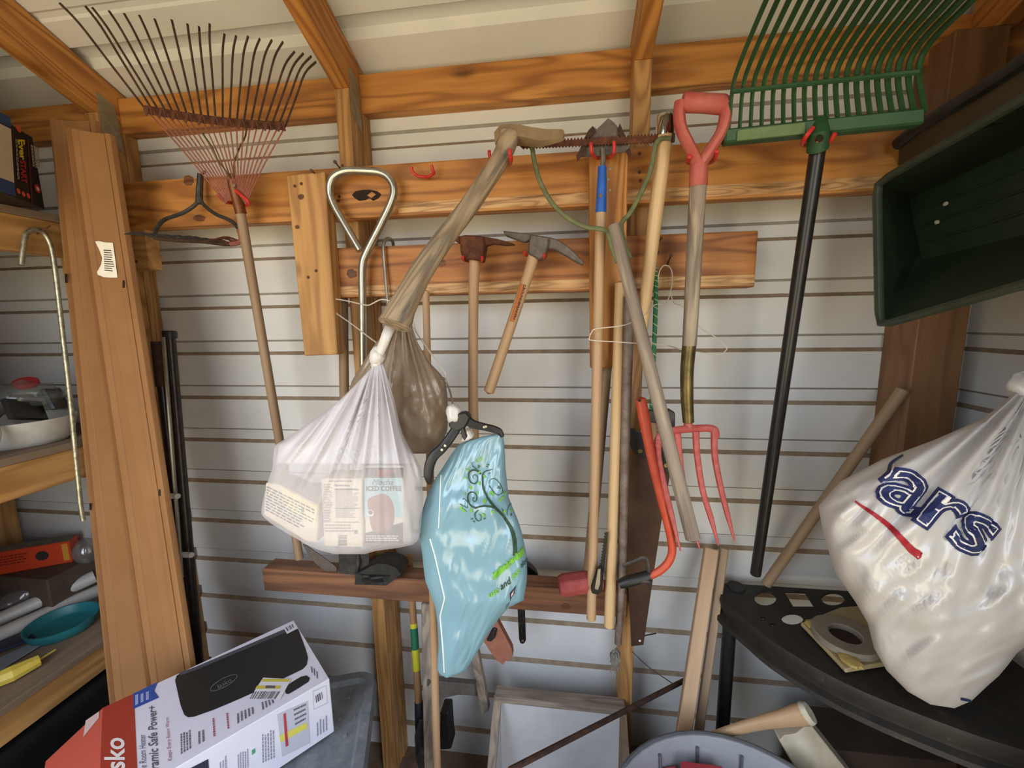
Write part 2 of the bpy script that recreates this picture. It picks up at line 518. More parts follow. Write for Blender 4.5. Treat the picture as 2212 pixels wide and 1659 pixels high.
# roof sheet with ribs running along the back wall
def roof():
    L_ = abs(YF) / math.cos(math.atan(SLOPE)) + 0.1
    u = Vector((0, -1, SLOPE)).normalized(); nn = Vector((0, SLOPE, 1)).normalized()
    pr = []; s = -0.05; k = 0
    ribs = [0.095 + 0.19 * i for i in range(14)]
    pr.append((-0.03, 0))
    for r in ribs:
        if r + 0.06 > L_: break
        pr += [(r, 0), (r + 0.014, 0.020), (r + 0.042, 0.020), (r + 0.056, 0)]
        m_ = r + 0.115
        pr += [(m_, 0), (m_ + 0.006, 0.004), (m_ + 0.018, 0.004), (m_ + 0.024, 0)]
    pr = [p for p in pr if p[0] < L_] + [(L_, 0)]
    V, Fc = [], []
    b = Vector((0, 0, EAVE))
    for s, h in pr:
        for X in (XL - 0.02, XR + 0.02): V.append(b + u * s + nn * h + Vector((X, 0, 0)))
    for i in range(len(pr) - 1): Fc.append([2 * i, 2 * i + 2, 2 * i + 3, 2 * i + 1])
    n = len(V)
    for s in (-0.03, L_):
        for X in (XL - 0.02, XR + 0.02): V.append(b + u * s + nn * 0.024 + Vector((X, 0, 0)))
    Fc.append([n, n + 1, n + 3, n + 2])
    return V, Fc
ceiling = struct(obj('ceiling', roof(), M_SIDE))
struct(obj('trim_1', box((XL, -0.006, EAVE - 0.012), (XR, 0.0, EAVE + 0.002)), plain('white_trim', '#dcd8cc', rough=0.5), None))
# framing
SX = [-1.272, -0.552, 0.168]
ZG0 = W(1000, 226, 0.038).z; ZG1 = EAVE - 0.012
obj('girt', box((XL, -0.038, ZG0), (XR, -0.0, ZG1)), M_PINE, wall_back, bevel=0.002, axis=(1, 0, 0))
ST = H + 0.578                     # top of the stud front, where the rafter sits on it
for X in SX:
    obj('stud', prism([Vector((X - 0.019, -0.10, 0)), Vector((X + 0.019, -0.10, 0)), Vector((X + 0.019, -0.038, 0)), Vector((X - 0.019, -0.038, 0))], (0, 0, ST)), M_STUD, wall_back, bevel=0.0015, axis=(0, 0, 1))
    obj('stud_packing', box((X - 0.012, -0.038, 0), (X + 0.023, -0.0, ZG0)), M_STUD, wall_back, bevel=0.0015, axis=(0, 0, 1))
    yb = YF
    a = Vector((X - 0.019, 0, ST - 0.04)); b = Vector((X - 0.019, yb, ST - 0.04 - SLOPE * yb))
    up = Vector((0, 0, EAVE - 0.004 - (ST - 0.04)))
    poly = [a + Vector((0, -0.10, 0.04)), b, b + up, a + up, Vector((X - 0.019, 0, ZG1)), Vector((X - 0.019, -0.038, ZG1)), Vector((X - 0.019, -0.038, ST))]
    obj('rafter', prism(poly, (0.038, 0, 0)), M_PINE, ceiling, bevel=0.0015, axis=(0, -1, SLOPE))
    # steel plate nailed across the joint
    x = X + 0.0192
    pl_ = [(x, -0.094, ST + 0.052), (x, -0.05, ST + 0.035), (x, -0.045, ST - 0.085), (x, -0.094, ST - 0.055)]
    g = obj('gusset_plate', prism([Vector(p) for p in pl_], (0.0012, 0, 0)), M_GALV, wall_back)
# corner post and right-hand framing
obj('corner_post', box((0.785, -0.10, 0), (0.885, -0.0, ST)), wood('brown_post', '#8a6542', '#765234', '#573a22', rings=6, ringamt=0.4), wall_back, bevel=0.002, axis=(0, 0, 1))
obj('rafter', prism([Vector((0.86, -0.1, ST)), Vector((0.86, YF, ST - 0.04 - SLOPE * YF)), Vector((0.86, YF, EAVE - 0.004 - SLOPE * YF)), Vector((0.86, -0.038, EAVE - 0.004 + SLOPE * 0.038)), Vector((0.86, -0.038, ST))], (0.038, 0, 0)), M_PINE, ceiling, bevel=0.0015, axis=(0, -1, SLOPE))
obj('plywood_sheet', prism([Vector((XR - 0.012, -0.12, H + 0.38)), Vector((XR - 0.012, YF + 0.05, H + 0.38)), Vector((XR - 0.012, YF + 0.05, EAVE - 0.03 - SLOPE * (YF + 0.05))), Vector((XR - 0.012, -0.12, EAVE - 0.03 + SLOPE * 0.12))], (0.011, 0, 0)), M_PLY, wall_right, axis=(0, 1, 0))
obj('girt', box((XR - 0.038, -1.38, H + 0.05), (XR, -0.11, H + 0.14)), M_PINE, wall_right, bevel=0.002, axis=(0, 1, 0))
obj('girt', box((XR - 0.038, -1.38, 0.30), (XR, -0.11, 0.39)), M_DARKPINE, wall_right, bevel=0.002, axis=(0, 1, 0))

# plywood cupboard added on the right wall to shade the corner, mostly unseen
M_CUP = wood('dark_stained_plywood', '#5c3218', '#4c2812', '#381c0c', rings=5, ringamt=0.4)
cup = thing('shade_cupboard', 'added dark stained plywood cupboard shading the right corner, mostly out of view', 'cupboard', Vector((0.8, -0.8, 1.86)))
CX0 = 0.68
obj('bottom_panel', box((CX0, -1.10, 1.86), (XR - 0.014, -0.52, 1.878)), M_CUP, cup, axis=(0, 1, 0))
obj('side_panel', prism([Vector((CX0, -0.52, 1.878)), Vector((CX0, -1.10, 1.878)), Vector((CX0, -1.10, 2.42)), Vector((CX0, -0.52, 2.20))], (0.018, 0, 0)), M_CUP, cup, axis=(0, 1, 0))
obj('end_panel', box((CX0 + 0.018, -0.538, 1.878), (XR - 0.014, -0.52, 2.19)), M_CUP, cup, axis=(0, 0, 1))
obj('end_panel', box((CX0 + 0.018, -1.10, 1.878), (XR - 0.014, -1.082, 2.40)), M_CUP, cup, axis=(0, 0, 1))
obj('shade_end_panel', box((0.70, -0.738, 0.0), (XR - 0.04, -0.72, 1.86)), M_CUP, cup, axis=(0, 0, 1))  # lower section added out of view to block door light from the corner
obj('shade_end_panel', box((0.70, -1.10, 0.0), (XR - 0.04, -1.082, 1.86)), M_CUP, cup, axis=(0, 0, 1))
obj('shade_door', box((0.682, -1.10, 0.02), (0.70, -0.72, 1.86)), M_CUP, cup, axis=(0, 0, 1))

# ---------------------------------------------------------------- tool boards
DB = 0.138
def nail(parent, px, py, d, tip, r=0.0018, head=0.0042):
    """a nail standing out of a board: root pixel on plane d, head at pixel/depth tip"""
    a = W(px, py, d - 0.02); b = W(*tip); n = (b - a).normalized()
    g = join(tube([a, b], r, 6), tube([b, b + n * 0.0015], head, 8))
    return obj('nail', g, plain('rusty_nail', '#4a3426', '#6b4a33', rough=0.8, metal=0.4, scale=200), parent, smooth=True)
def nailhead(parent, px, py, d, r=0.0036, m=None):
    return obj('nail_head', disc(W(px, py, d + 0.0005), (0, -1, 0), r, 8, 0.0012), m or plain('rusty_nail', '#4a3426', '#6b4a33', rough=0.8, metal=0.4, scale=200), parent)
M_RED = plain('red_vinyl', '#b8231f', '#c93a30', rough=0.45, scale=90, bump=0.05)
def hook(parent, d, path, r=0.0035):
    """vinyl-coated hook screwed into a board"""
    p = crom(PX(path), 5)
    g = tube(p, r, 8, dome=True)
    return obj('hook', g, M_RED, parent, smooth=True)

zb0, zb1 = W(900, 464, DB).z, W(900, 350, DB).z
mb = tag(obj('mounting_board', box((W(262, 430, DB).x - 0.10, -DB, zb0), (W(1905, 350, DB).x + 0.25, -0.1002, zb1)), M_PINE, bevel=0.004, bseg=2, axis=(1, 0, 0)),
         'long orange pine board across the upper wall with red hooks', 'board')
def knot(parent, px, py, d, rx, ry, seed=1):
    c = W(px, py, d + 0.0005); r_ = random.Random(seed); o_ = []
    for k in range(18):
        a_ = 2 * math.pi * k / 18; q_ = 1 + r_.uniform(-0.13, 0.13)
        o_.append(c + Vector((math.cos(a_) * rx * q_, 0, math.sin(a_) * ry * q_)))
    return obj('knot', prism(o_, (0, 0.001, 0)), MATS['knot'], parent)
wood('knot', '#7d4e28', '#54301a', '#3a2010', rings=6, ringamt=0.6, gscale=3.0)
# bark edge strip along its lower side
obj('wane_edge', box((W(860, 440, DB).x, -DB - 0.0008, zb0 + 0.006), (W(1900, 430, DB).x, -DB + 0.01, zb0 + 0.030)), wood('wane', '#d8b07c', '#bf8f58', '#7d4f2a', rings=12, ringamt=0.5, gscale=2.0, streak='#7a5433'), mb, bevel=0.0006, axis=(1, 0, 0.03))
kh = [(760, 421), (768, 413), (784, 410), (800, 410), (815, 413), (824, 420), (818, 428), (806, 434), (798, 428), (790, 432), (776, 434), (766, 428)]
obj('knothole', plate(kh, DB + 0.0008, 0.002), plain('charred_knot', '#150e0a', '#2b1a10', rough=0.9, scale=90, bump=0.6), mb)
obj('knothole_core', plate([(793, 422), (803, 414), (812, 420), (802, 428)], DB + 0.0014, 0.002), M_PINE, mb)
knot(mb, 407, 390, DB, 0.015, 0.013, 1); knot(mb, 430, 471, DB, 0.017, 0.008, 2);
for q in ((740, 358), (733, 425), (731, 434), (1381, 332), (1381, 372), (1383, 390)): nailhead(mb, q[0], q[1], DB)
nail(mb, 703, 393, DB, (673, 369, DB + 0.055))
nail(mb, 752, 386, DB, (724, 350, DB + 0.06))
hook(mb, DB, [(925, 384, DB - 0.01), (921, 382, DB + 0.012), (903, 380, DB + 0.02), (891, 370, DB + 0.026), (889, 361, DB + 0.028)])
hook(mb, DB, [(925, 384, DB - 0.01), (923, 383, DB + 0.012), (937, 375, DB + 0.022), (935, 368, DB + 0.028), (932, 357, DB + 0.03)])

zs0, zs1 = W(1000, 636, DB).z, W(1000, 524, DB).z
sb = tag(obj('mounting_board', box((W(716, 590, DB).x, -DB, zs0), (W(1634, 565, DB).x, -0.1002, zs1)), wood('orange_red_pine', '#b87c42', '#9c622e', '#643414', rings=7, ringamt=0.7, knots=1.0, streak='#8a5026'), bevel=0.004, bseg=2, axis=(1, 0, 0)),
         'shorter orange board below the long one, its right end cut off slanting', 'board')
obj('wane_edge', box((W(720, 620, DB).x, -DB - 0.0008, zs0 + 0.004), (W(1630, 610, DB).x, -DB + 0.01, zs0 + 0.028)), MATS['wane'], sb, bevel=0.0006, axis=(1, 0, 0.02))
knot(sb, 760, 591, DB, 0.014, 0.0112, 760)
knot(sb, 953, 568, DB, 0.012, 0.0096, 953)
nail(sb, 1439, 578, DB, (1449, 552, DB + 0.05))
nail(sb, 1417, 537, DB, (1427, 515, DB + 0.04))

DV = DB + 0.040
vb = tag(obj('upright_board', prism(PX([(1273, 332), (1357, 326), (1348, 792), (1276, 796)], DV), (0, 0.0385, 0)), M_PINE, bevel=0.002, axis=(0, 0, 1)),
         'upright orange board screwed over both long boards behind the handles', 'board')
for q in ((1318, 365), (1314, 388), (1318, 411), (1302, 420)): nailhead(vb, q[0], q[1], DV, 0.003, M_GALV)
bl = tag(obj('hanging_plank', prism(PX([(618, 378), (700, 370), (728, 766), (657, 769)], DV), (0, 0.0385, 0)), M_PINE2, bevel=0.0025, axis=(0.03, 0, -1)),
         'short thick pale plank nailed upright left of the silver tube handle', 'plank')
for q in ((637, 402), (651, 397), (666, 599), (683, 585)): nailhead(bl, q[0], q[1], DV)
knot(bl, 650, 425, DV, 0.008, 0.0064, 650)
knot(bl, 642, 490, DV, 0.006, 0.0048, 642)
ob = tag(obj('cleat_block', box((W(275, 545, DB).x - 0.03, -DB, W(300, 582, DB).z), (W(319, 545, DB).x, -0.1002, W(300, 494, DB).z)), M_PINE2, bevel=0.002, axis=(1, 0, 0)),
         'short pine block nailed to the stud under the bow rake', 'block')
for q in ((286, 533), (295, 565)): nailhead(ob, q[0], q[1], DB)

# low beam the heavy tools lean on
DL = 0.158
zl1 = W(1000, 1259, DL).z; zl0 = W(1000, 1309, DL).z
lb = tag(obj('low_beam', box((W(566, 1240, DL).x, -DL, zl0), (W(1356, 1300, DL).x, -0.1002, zl1)), M_DARKPINE, bevel=0.003, axis=(1, 0, 0)),
         'low reddish wooden beam across two studs holding leaning tools', 'beam')
knot(lb, 1222, 1310, DL, 0.012, 0.0096, 1222)
# ================================================================ hanging tools
M_RUST = plain('brown_rust', '#4a2c20', '#6e4029', rough=0.85, metal=0.3, scale=70, bump=0.5, c3='#7d4a2e')
M_RUSTD = plain('dark_rust', '#33231c', '#53382b', rough=0.8, metal=0.4, scale=60, bump=0.4)
M_PINKP = plain('faded_red_paint', '#9a5c4e', '#7e483c', rough=0.7, metal=0.1, scale=160, bump=0.3, c3='#5c3526')
M_COPPER = plain('coppery_steel', '#6e4128', '#8a5836', rough=0.5, metal=0.6, scale=50, bump=0.2)
M_STEEL = plain('bright_tube_steel', '#a9a598', '#bdb9aa', rough=0.32, metal=0.9, scale=40, bump=0.05)
M_DSTEEL = plain('dark_grey_steel', '#3a3734', '#55504b', rough=0.6, metal=0.6, scale=60, bump=0.3)
M_GSTEEL = plain('greyish_steel', '#5d5650', '#75695f', rough=0.6, metal=0.5, scale=70, bump=0.25)
M_BLACKM = plain('black_paint_metal', '#171513', '#2a2622', rough=0.5, metal=0.3, scale=60, bump=0.15)
M_BLACKP = plain('black_plastic', '#161616', '#242322', rough=0.45, scale=40, bump=0.1)
M_WIRE = plain('white_wire', '#cfc6b4', '#ddd5c4', rough=0.5, metal=0.2, scale=60, bump=0)
M_BRASS = plain('brassy_steel', '#5f5436', '#8a7a50', rough=0.4, metal=0.75, scale=22, bump=0.15, c3='#3f392a')
M_GREENP = plain('green_plastic', '#1f4424', '#294e2b', rough=0.55, scale=30, bump=0.1)
M_OLIVE = plain('olive_painted_steel', '#5e6342', '#74774f', rough=0.6, metal=0.3, scale=60, bump=0.1)
M_FORK = plain('fork_red_paint', '#ad4642', '#bd625a', rough=0.55, scale=50, bump=0.15, c3='#b98a76')
M_GRIP = plain('grip_faded_red', '#a8403a', '#b96458', rough=0.65, scale=14, bump=0.1, c3='#bd9274')
M_ORED = plain('orange_red_paint', '#bb4229', '#c95236', rough=0.45, scale=40, bump=0.08)
M_BLUE = plain('blue_ferrule', '#1f55ad', '#2a63bd', rough=0.4, scale=40, bump=0.03)
M_DUSTM = plain('dusty_axe_steel', '#7c6548', '#90795a', rough=0.85, metal=0.1, scale=25, bump=0.25)
M_CHROME = plain('chrome', '#b5b0a5', '#cac5ba', rough=0.12, metal=1.0, scale=5, bump=0)

def straight(a, b, n=6):
    return [a.lerp(b, i / n) for i in range(n + 1)]
def pole(name, a, b, r0, r1, mat, parent=None, n=12, dome=True, flat=1.0):
    p = straight(a, b, 8)
    return obj(name, tube(p, lerps([r0, r1], 8), n, dome=dome, flat=flat), mat, parent, smooth=True, axis=b - a)

# ---- rusty fan rake
t = thing('leaf_rake', 'rusty metal fan rake with splayed tines hung tines up', 'rake', W(520, 462, 0.19))
TIPS = [(128, 6), (184, 13), (199, 16), (235, 23), (268, 29), (301, 33), (334, 41), (371, 43), (405, 52), (430, 58), (453, 52), (485, 74), (510, 78), (536, 79), (561, 84), (587, 87), (611, 91), (636, 112), (655, 116), (672, 122), (682, 134)]
nT = len(TIPS)
def cbar(u): return (316 + u * 300, 238 + u * 36 + 6 * math.sin(u * 3.1), 0.30 - 0.05 * u)
for i, (tx, ty) in enumerate(TIPS):
    u = i / (nT - 1)
    cx, cy, cd = cbar(u)
    td = 0.36 - 0.06 * u
    bx, by = 488 + 42 * u, 428 - 30 * (1 - abs(2 * u - 1))
    k = 0.80
    kx, ky = cx + (tx - cx) * k, cy + (ty - cy) * k
    bend = (u - 0.35) * 16
    kx -= bend; ky -= abs(bend) * 0.3
    low = [(bx, by + 12, 0.200), (bx + (cx - bx) * 0.5, by + (cy - by) * 0.5, 0.235), (cx, cy, cd)]
    upp = [(cx, cy, cd), (cx + (kx - cx) * 0.55, cy + (ky - cy) * 0.55, cd + (td - cd) * 0.5), (kx, ky, td - 0.01), (tx, ty, td + 0.012)]
    pl_ = crom(PX(low), 4); pu = crom(PX(upp), 4)
    pts = pl_ + pu[1:]
    V, Fc = tube(pts, [0.0019] * len(pl_) + [0.0025] * (len(pts) - len(pl_)), 6, flat=0.7)
    fm = [0 if (j // 6) < len(pl_) - 1 else 1 for j in range(len(Fc) - 2)] + [0, 1]
    obj('tine', (V, Fc), None, t, smooth=True, mats=[M_PINKP, M_RUSTD], fm=fm)
cb = crom(PX([cbar(j / 6) for j in range(7)]), 4)
obj('cross_bar', tube([p + Vector((0, -0.004, 0)) for p in cb], 0.0085, 8, flat=0.3, up=(0, -1, 0)), M_RUST, t, smooth=True)
for j in range(nT):
    x, y, dd = cbar((j + 0.5) / nT)
    if j % 2 == 0: obj('tine_loop', tube(crom(PX([(x - 8, y + 10, dd + 0.012), (x, y - 10, dd + 0.016), (x + 7, y + 9, dd + 0.012)]), 4), 0.0022, 6), M_RUST, t, smooth=True)
obj('spring_wire', tube(crom(PX([(497, 385, 0.215), (487, 368, 0.225), (470, 345, 0.24), (458, 318, 0.25), (437, 288, 0.265)]), 5), 0.0019, 6), M_BRASS, t, smooth=True)
obj('spring_wire', tube(crom(PX([(505, 385, 0.215), (506, 352, 0.225), (518, 318, 0.24), (530, 294, 0.25), (534, 262, 0.265)]), 5), 0.0019, 6), M_BRASS, t, smooth=True)
sk = obj('socket', tube(PX([(499, 375, 0.205), (504, 400, 0.20), (521, 462, 0.19)]), [0.0095, 0.0115, 0.0125], 12), M_COPPER, t, smooth=True)
obj('rivet', disc(W(506, 401, 0.213), (0, -1, 0), 0.004, 10, 0.002), M_STEEL, sk)
pole('handle', W(519, 455, 0.19), W(647, 1206, 0.150), 0.0112, 0.0112, M_TANW, t)
hook(mb, DB, [(497, 436, DB - 0.01), (494, 438, DB + 0.02), (482, 432, DB + 0.045), (472, 420, DB + 0.062)], 0.004)
hook(mb, DB, [(500, 438, DB - 0.01), (515, 443, DB + 0.02), (534, 443, DB + 0.05), (536, 435, DB + 0.068), (522, 422, DB + 0.07), (509, 412, DB + 0.072)], 0.004)

# ---- bow rake head hanging on the long board
t = thing('bow_rake', 'dark iron bow rake head hanging below the fan rake', 'rake', W(430, 520, 0.2))
bar = crom(PX([(333, 513, 0.27), (380, 518, 0.255), (440, 521, 0.235), (490, 527, 0.21), (518, 522, 0.19)]), 5)
obj('head_bar', tube(bar, 0.0055, 8), M_RUSTD, t, smooth=True)
for j in range(13):
    p = bar[int(j * (len(bar) - 1) / 12)]
    q = p + Vector((-0.020, -0.050, 0.004))
    obj('tine', tube(crom([p, p.lerp(q, 0.5) + Vector((0, 0, 0.004)), q - Vector((0, 0, 0.006))], 3), [0.0026] * 5 + [0.002, 0.001], 6), M_DSTEEL if j < 10 else M_RUST, t, smooth=True)
obj('bow', tube(crom(PX([(431, 420, 0.165), (424, 440, 0.17), (395, 460, 0.185), (355, 475, 0.22), (338, 495, 0.25), (334, 512, 0.27)]), 5), 0.0045, 8), M_DSTEEL, t, smooth=True)
obj('bow', tube(crom(PX([(431, 420, 0.165), (438, 440, 0.168), (465, 462, 0.172), (500, 478, 0.178), (518, 500, 0.185), (520, 521, 0.19)]), 5), 0.0045, 8), M_DSTEEL, t, smooth=True)
obj('bow_paint', tube(crom(PX([(516, 497, 0.1855), (520, 508, 0.188), (519, 522, 0.19), (495, 528, 0.208)]), 5), 0.0058, 8), M_PINKP, t, smooth=True)
obj('shank', tube(PX([(430, 440, 0.166), (431, 412, 0.163), (433, 376, 0.16)]), [0.008, 0.0075, 0.0065], 8), M_DSTEEL, t, smooth=True)
nail(mb, 436, 380, DB, (441, 372, DB + 0.04))

# ---- silver tube handle
t = thing('tube_handle', 'bright steel tube bent into a teardrop loop on a straight stem', 'tool', W(783, 960, 0.17))
loop = crom(PX([(778, 541, 0.168), (748, 490, 0.168), (720, 440, 0.17), (712, 408, 0.172), (720, 383, 0.174), (744, 370, 0.175), (780, 369, 0.175), (818, 372, 0.174), (840, 384, 0.173), (851, 408, 0.172), (845, 437, 0.171), (820, 490, 0.17), (792, 545, 0.17), (783, 575, 0.17), (783, 640, 0.168), (784, 760, 0.165), (786, 960, 0.16)]), 6)
obj('bent_tube', tube(loop, 0.0092, 12), M_STEEL, t, smooth=True)
# ---- small bent rod over the board
tag(obj('hooked_rod', tube(crom(PX([(849, 545, 0.092), (849, 524, 0.10), (843, 516, 0.118), (833, 518, 0.140), (828, 534, 0.149), (831, 580, 0.15), (837, 650, 0.155), (842, 705, 0.16)]), 5), 0.0042, 8), M_STEEL, smooth=True), 'thin bent steel rod hooked over the lower board behind the axe handle', 'rod')
# ---- tool handles behind
t = thing('old_shovel', 'shovel with tan handle hidden behind the white bag, blackened blade on the beam', 'shovel', W(750, 1240, 0.15))
pole('handle', W(741, 640, 0.085), W(748, 1215, 0.135), 0.0125, 0.0125, M_TANW, t)
bl_ = [(731, 1188), (770, 1190), (798, 1188), (797, 1225), (790, 1244), (765, 1256), (742, 1250), (732, 1235)]
obj('blade', plate(bl_, 0.155, 0.004), plain('blackened_steel', '#2c2926', '#4a443e', rough=0.7, metal=0.4, scale=25, bump=0.5), t, bevel=0.001)
obj('blade_rib', tube(PX([(772, 1180, 0.15), (774, 1215, 0.16), (770, 1245, 0.156)]), [0.008, 0.007, 0.003], 8), MATS['blackened_steel'], t, smooth=True)
# curved grey blade lying on the beam
cbp = [(652, 1176), (662, 1180), (690, 1200), (712, 1215), (727, 1228), (726, 1238), (738, 1250), (722, 1243), (700, 1233), (680, 1217), (664, 1196)]
tag(obj('curved_blade', prism(PX(cbp, 0.148), (0, 0.006, 0)), M_GSTEEL, bevel=0.0015), 'curved grey steel blade resting on the low beam under the white bag', 'blade')
# crumpled black glove-like rag
def lump(c, rx, ry, rz, seed, amp=0.25, nu=20, nv=12, freq=2.2):
    V, Fc = [], []
    for j in range(nv + 1):
        th = math.pi * j / nv
        for i in range(nu):
            ph = 2 * math.pi * i / nu
            n_ = Vector((math.sin(th) * math.cos(ph), math.sin(th) * math.sin(ph), math.cos(th)))
            k = 1 + amp * mnoise.noise(n_ * freq + Vector((seed, seed * 2, 0))) + amp * 0.5 * mnoise.noise(n_ * freq * 2.7 + Vector((0, seed, seed)))
            V.append(Vector(c) + Vector((n_.x * rx, n_.y * ry, n_.z * rz)) * k)
    for j in range(nv):
        for i in range(nu):
            Fc.append([j * nu + i, (j + 1) * nu + i, (j + 1) * nu + (i + 1) % nu, j * nu + (i + 1) % nu])
    return V, Fc
rg_ = [(767, 1251), (766, 1263), (835, 1265), (852, 1252), (866, 1240), (855, 1226), (835, 1219), (815, 1218), (800, 1224), (785, 1232), (770, 1240)]
g = prism(PX(rg_, 0.178), (0, 0.06, 0))
tag(obj('black_rag', join(g, lump(W(815, 1238, 0.155), 0.05, 0.035, 0.018, 3.1, 0.5)), plain('black_leather', '#1a1816', '#2c2a26', rough=0.7, scale=40, bump=0.7), smooth=True, bevel=0.004, auto=50), 'crumpled black leathery rag lying on the low beam', 'rag')

# ---- long thin pole that reaches the floor
tag(pole('long_pole', W(920, 630, 0.158), W(944, 1662, 0.30), 0.0088, 0.0100, M_HANDLE), 'thin tan wooden pole running from the lower board down behind the bags to the floor', 'pole')

# ---- splitting axe sticking out towards the viewer
t = thing('axe', 'old axe with dusty head and weathered handle jutting out from the wall', 'axe', W(1095, 300, 0.27))
hp = [(1067, 285), (1078, 272), (1088, 268), (1107, 267), (1125, 269), (1150, 274), (1180, 278), (1212, 278), (1218, 280), (1220, 287), (1216, 295), (1202, 299), (1180, 302), (1165, 304), (1141, 298), (1122, 294), (1100, 292), (1085, 292), (1077, 298), (1072, 310), (1069, 310)]
poly = PX(hp, 0.285)
back = [p + Vector((0, 0.05 * max(0.12, 1 - (q[0] - 1067) / 160), -0.006)) for p, q in zip(poly, hp)]
n_ = len(poly)
obj('head', (poly + back, [list(range(n_))[::-1], list(range(n_, 2 * n_))] + [[i, (i + 1) % n_, n_ + (i + 1) % n_, n_ + i] for i in range(n_)]), M_DUSTM, t, bevel=0.003, bseg=2, smooth=True)
hd = [(1100, 292, 0.275), (1095, 312, 0.283), (1080, 345, 0.297), (1047, 395, 0.325), (1010, 450, 0.355), (972, 498, 0.385), (938, 545, 0.415), (908, 590, 0.44), (888, 628, 0.46), (868, 665, 0.478), (853, 702, 0.492)]
hr = [0.020, 0.0195, 0.0185, 0.0185, 0.0185, 0.0188, 0.0195, 0.0205, 0.0215, 0.0235, 0.0285]
obj('handle', tube(crom(PX(hd), 4), lerps(hr, 4), 16, flat=0.85), M_AXEW, t, smooth=True, axis=W(853, 702, 0.492) - W(1100, 292, 0.275))
hook(mb, DB, [(1085, 352, DB - 0.01), (1078, 352, DB + 0.03), (1062, 345, DB + 0.07), (1057, 333, DB + 0.08), (1057, 326, DB + 0.08)], 0.0038)
hook(mb, DB, [(1085, 352, DB - 0.01), (1090, 354, DB + 0.04), (1100, 356, DB + 0.10), (1104, 345, DB + 0.185), (1102, 335, DB + 0.19), (1101, 323, DB + 0.19)], 0.0038)

# ---- mattock
t = thing('mattock', 'rusty mattock with a long tan handle hanging from the lower board', 'mattock', W(1021, 955, 0.2))
mh = [(992, 512), (1002, 507), (1042, 509), (1046, 527), (1040, 563), (998, 558), (994, 540)]
obj('eye', prism(PX(mh, 0.215), (0, 0.045, 0)), M_RUST, t, bevel=0.003)
obj('adze', prism(PX([(1040, 510), (1075, 516), (1100, 523), (1113, 527), (1095, 529), (1065, 526), (1050, 530), (1044, 536)], 0.205), (0, 0.02, 0)), M_RUST, t, bevel=0.002)
obj('pick_end', prism(PX([(994, 510), (982, 511), (979, 516), (985, 522), (994, 527)], 0.2), (0, 0.022, 0)), M_RUST, t, bevel=0.002)
obj('handle', tube(crom(PX([(1025, 556, 0.193), (1025, 575, 0.193), (1023, 640, 0.195), (1022, 760, 0.197), (1022, 860, 0.198), (1024, 955, 0.2)]), 4), lerps([0.0135, 0.0128, 0.0118, 0.0118, 0.012, 0.0128], 4), 12, flat=0.9, dome=True), M_HANDLE, t, smooth=True, axis=(0, 0, -1))
hook(sb, DB, [(1018, 565, DB - 0.01), (1005, 563, DB + 0.03), (1000, 560, DB + 0.075), (1000, 554, DB + 0.085)], 0.0034)
hook(sb, DB, [(1018, 565, DB - 0.01), (1035, 566, DB + 0.03), (1041, 562, DB + 0.075), (1041, 554, DB + 0.085)], 0.0034)

# ---- hammer pick
t = thing('hammer_pick', 'grey steel pick with a short lettered wooden handle, hung at a slant', 'pick', W(1055, 845, 0.2))
blk = [(1146, 505), (1157, 507), (1187, 512), (1184, 530), (1178, 554), (1165, 561), (1140, 548), (1142, 525)]
obj('eye', prism(PX(blk, 0.215), (0, 0.04, 0)), M_GSTEEL, t, bevel=0.003)
obj('spike', prism(PX([(1086, 498), (1120, 502), (1148, 506), (1146, 518), (1132, 523), (1110, 515), (1091, 508)], 0.205), (0, 0.018, 0)), M_GSTEEL, t, bevel=0.002)
obj('spike', prism(PX([(1185, 511), (1203, 517), (1222, 528), (1245, 548), (1262, 566), (1259, 573), (1238, 562), (1217, 549), (1195, 537), (1182, 538)], 0.205), (0, 0.018, 0)), M_GSTEEL, t, bevel=0.002)
hpts = [(1152, 552, 0.198), (1145, 580, 0.2), (1125, 640, 0.203), (1095, 730, 0.208), (1070, 805, 0.212), (1056, 846, 0.214)]
hg = tube(crom(PX(hpts), 4), lerps([0.0135, 0.0125, 0.0115, 0.0118, 0.0125, 0.0125], 4), 14, flat=0.85, dome=True)
hh = obj('handle', hg, M_HANDLE, t, smooth=True, axis=W(1056, 846, 0.214) - W(1152, 552, 0.198))
bv = bvh_of(hg)
lq = [(1134.5, 614.5), (1110.5, 696), (1101, 694), (1125, 613)]       # label runs down the handle
obj('label', drape(SQ, lq, bv, 0.0006, 0.1), flat('label_orange', '#b5672f'), hh)
obj('lettering', drape(text2d('GROUNDBREAKERS', 0.02), [(1137, 616), (1112.5, 691), (1108, 690), (1131.5, 614.5)], bv, 0.001, 0.3), flat('ink_black', '#1c1410'), hh)
hook(sb, DB, [(1150, 552, DB - 0.01), (1140, 552, DB + 0.03), (1134, 550, DB + 0.07), (1133, 543, DB + 0.08)], 0.0034)
hook(sb, DB, [(1152, 555, DB - 0.01), (1166, 557, DB + 0.03), (1174, 556, DB + 0.07), (1176, 549, DB + 0.08)], 0.0034)

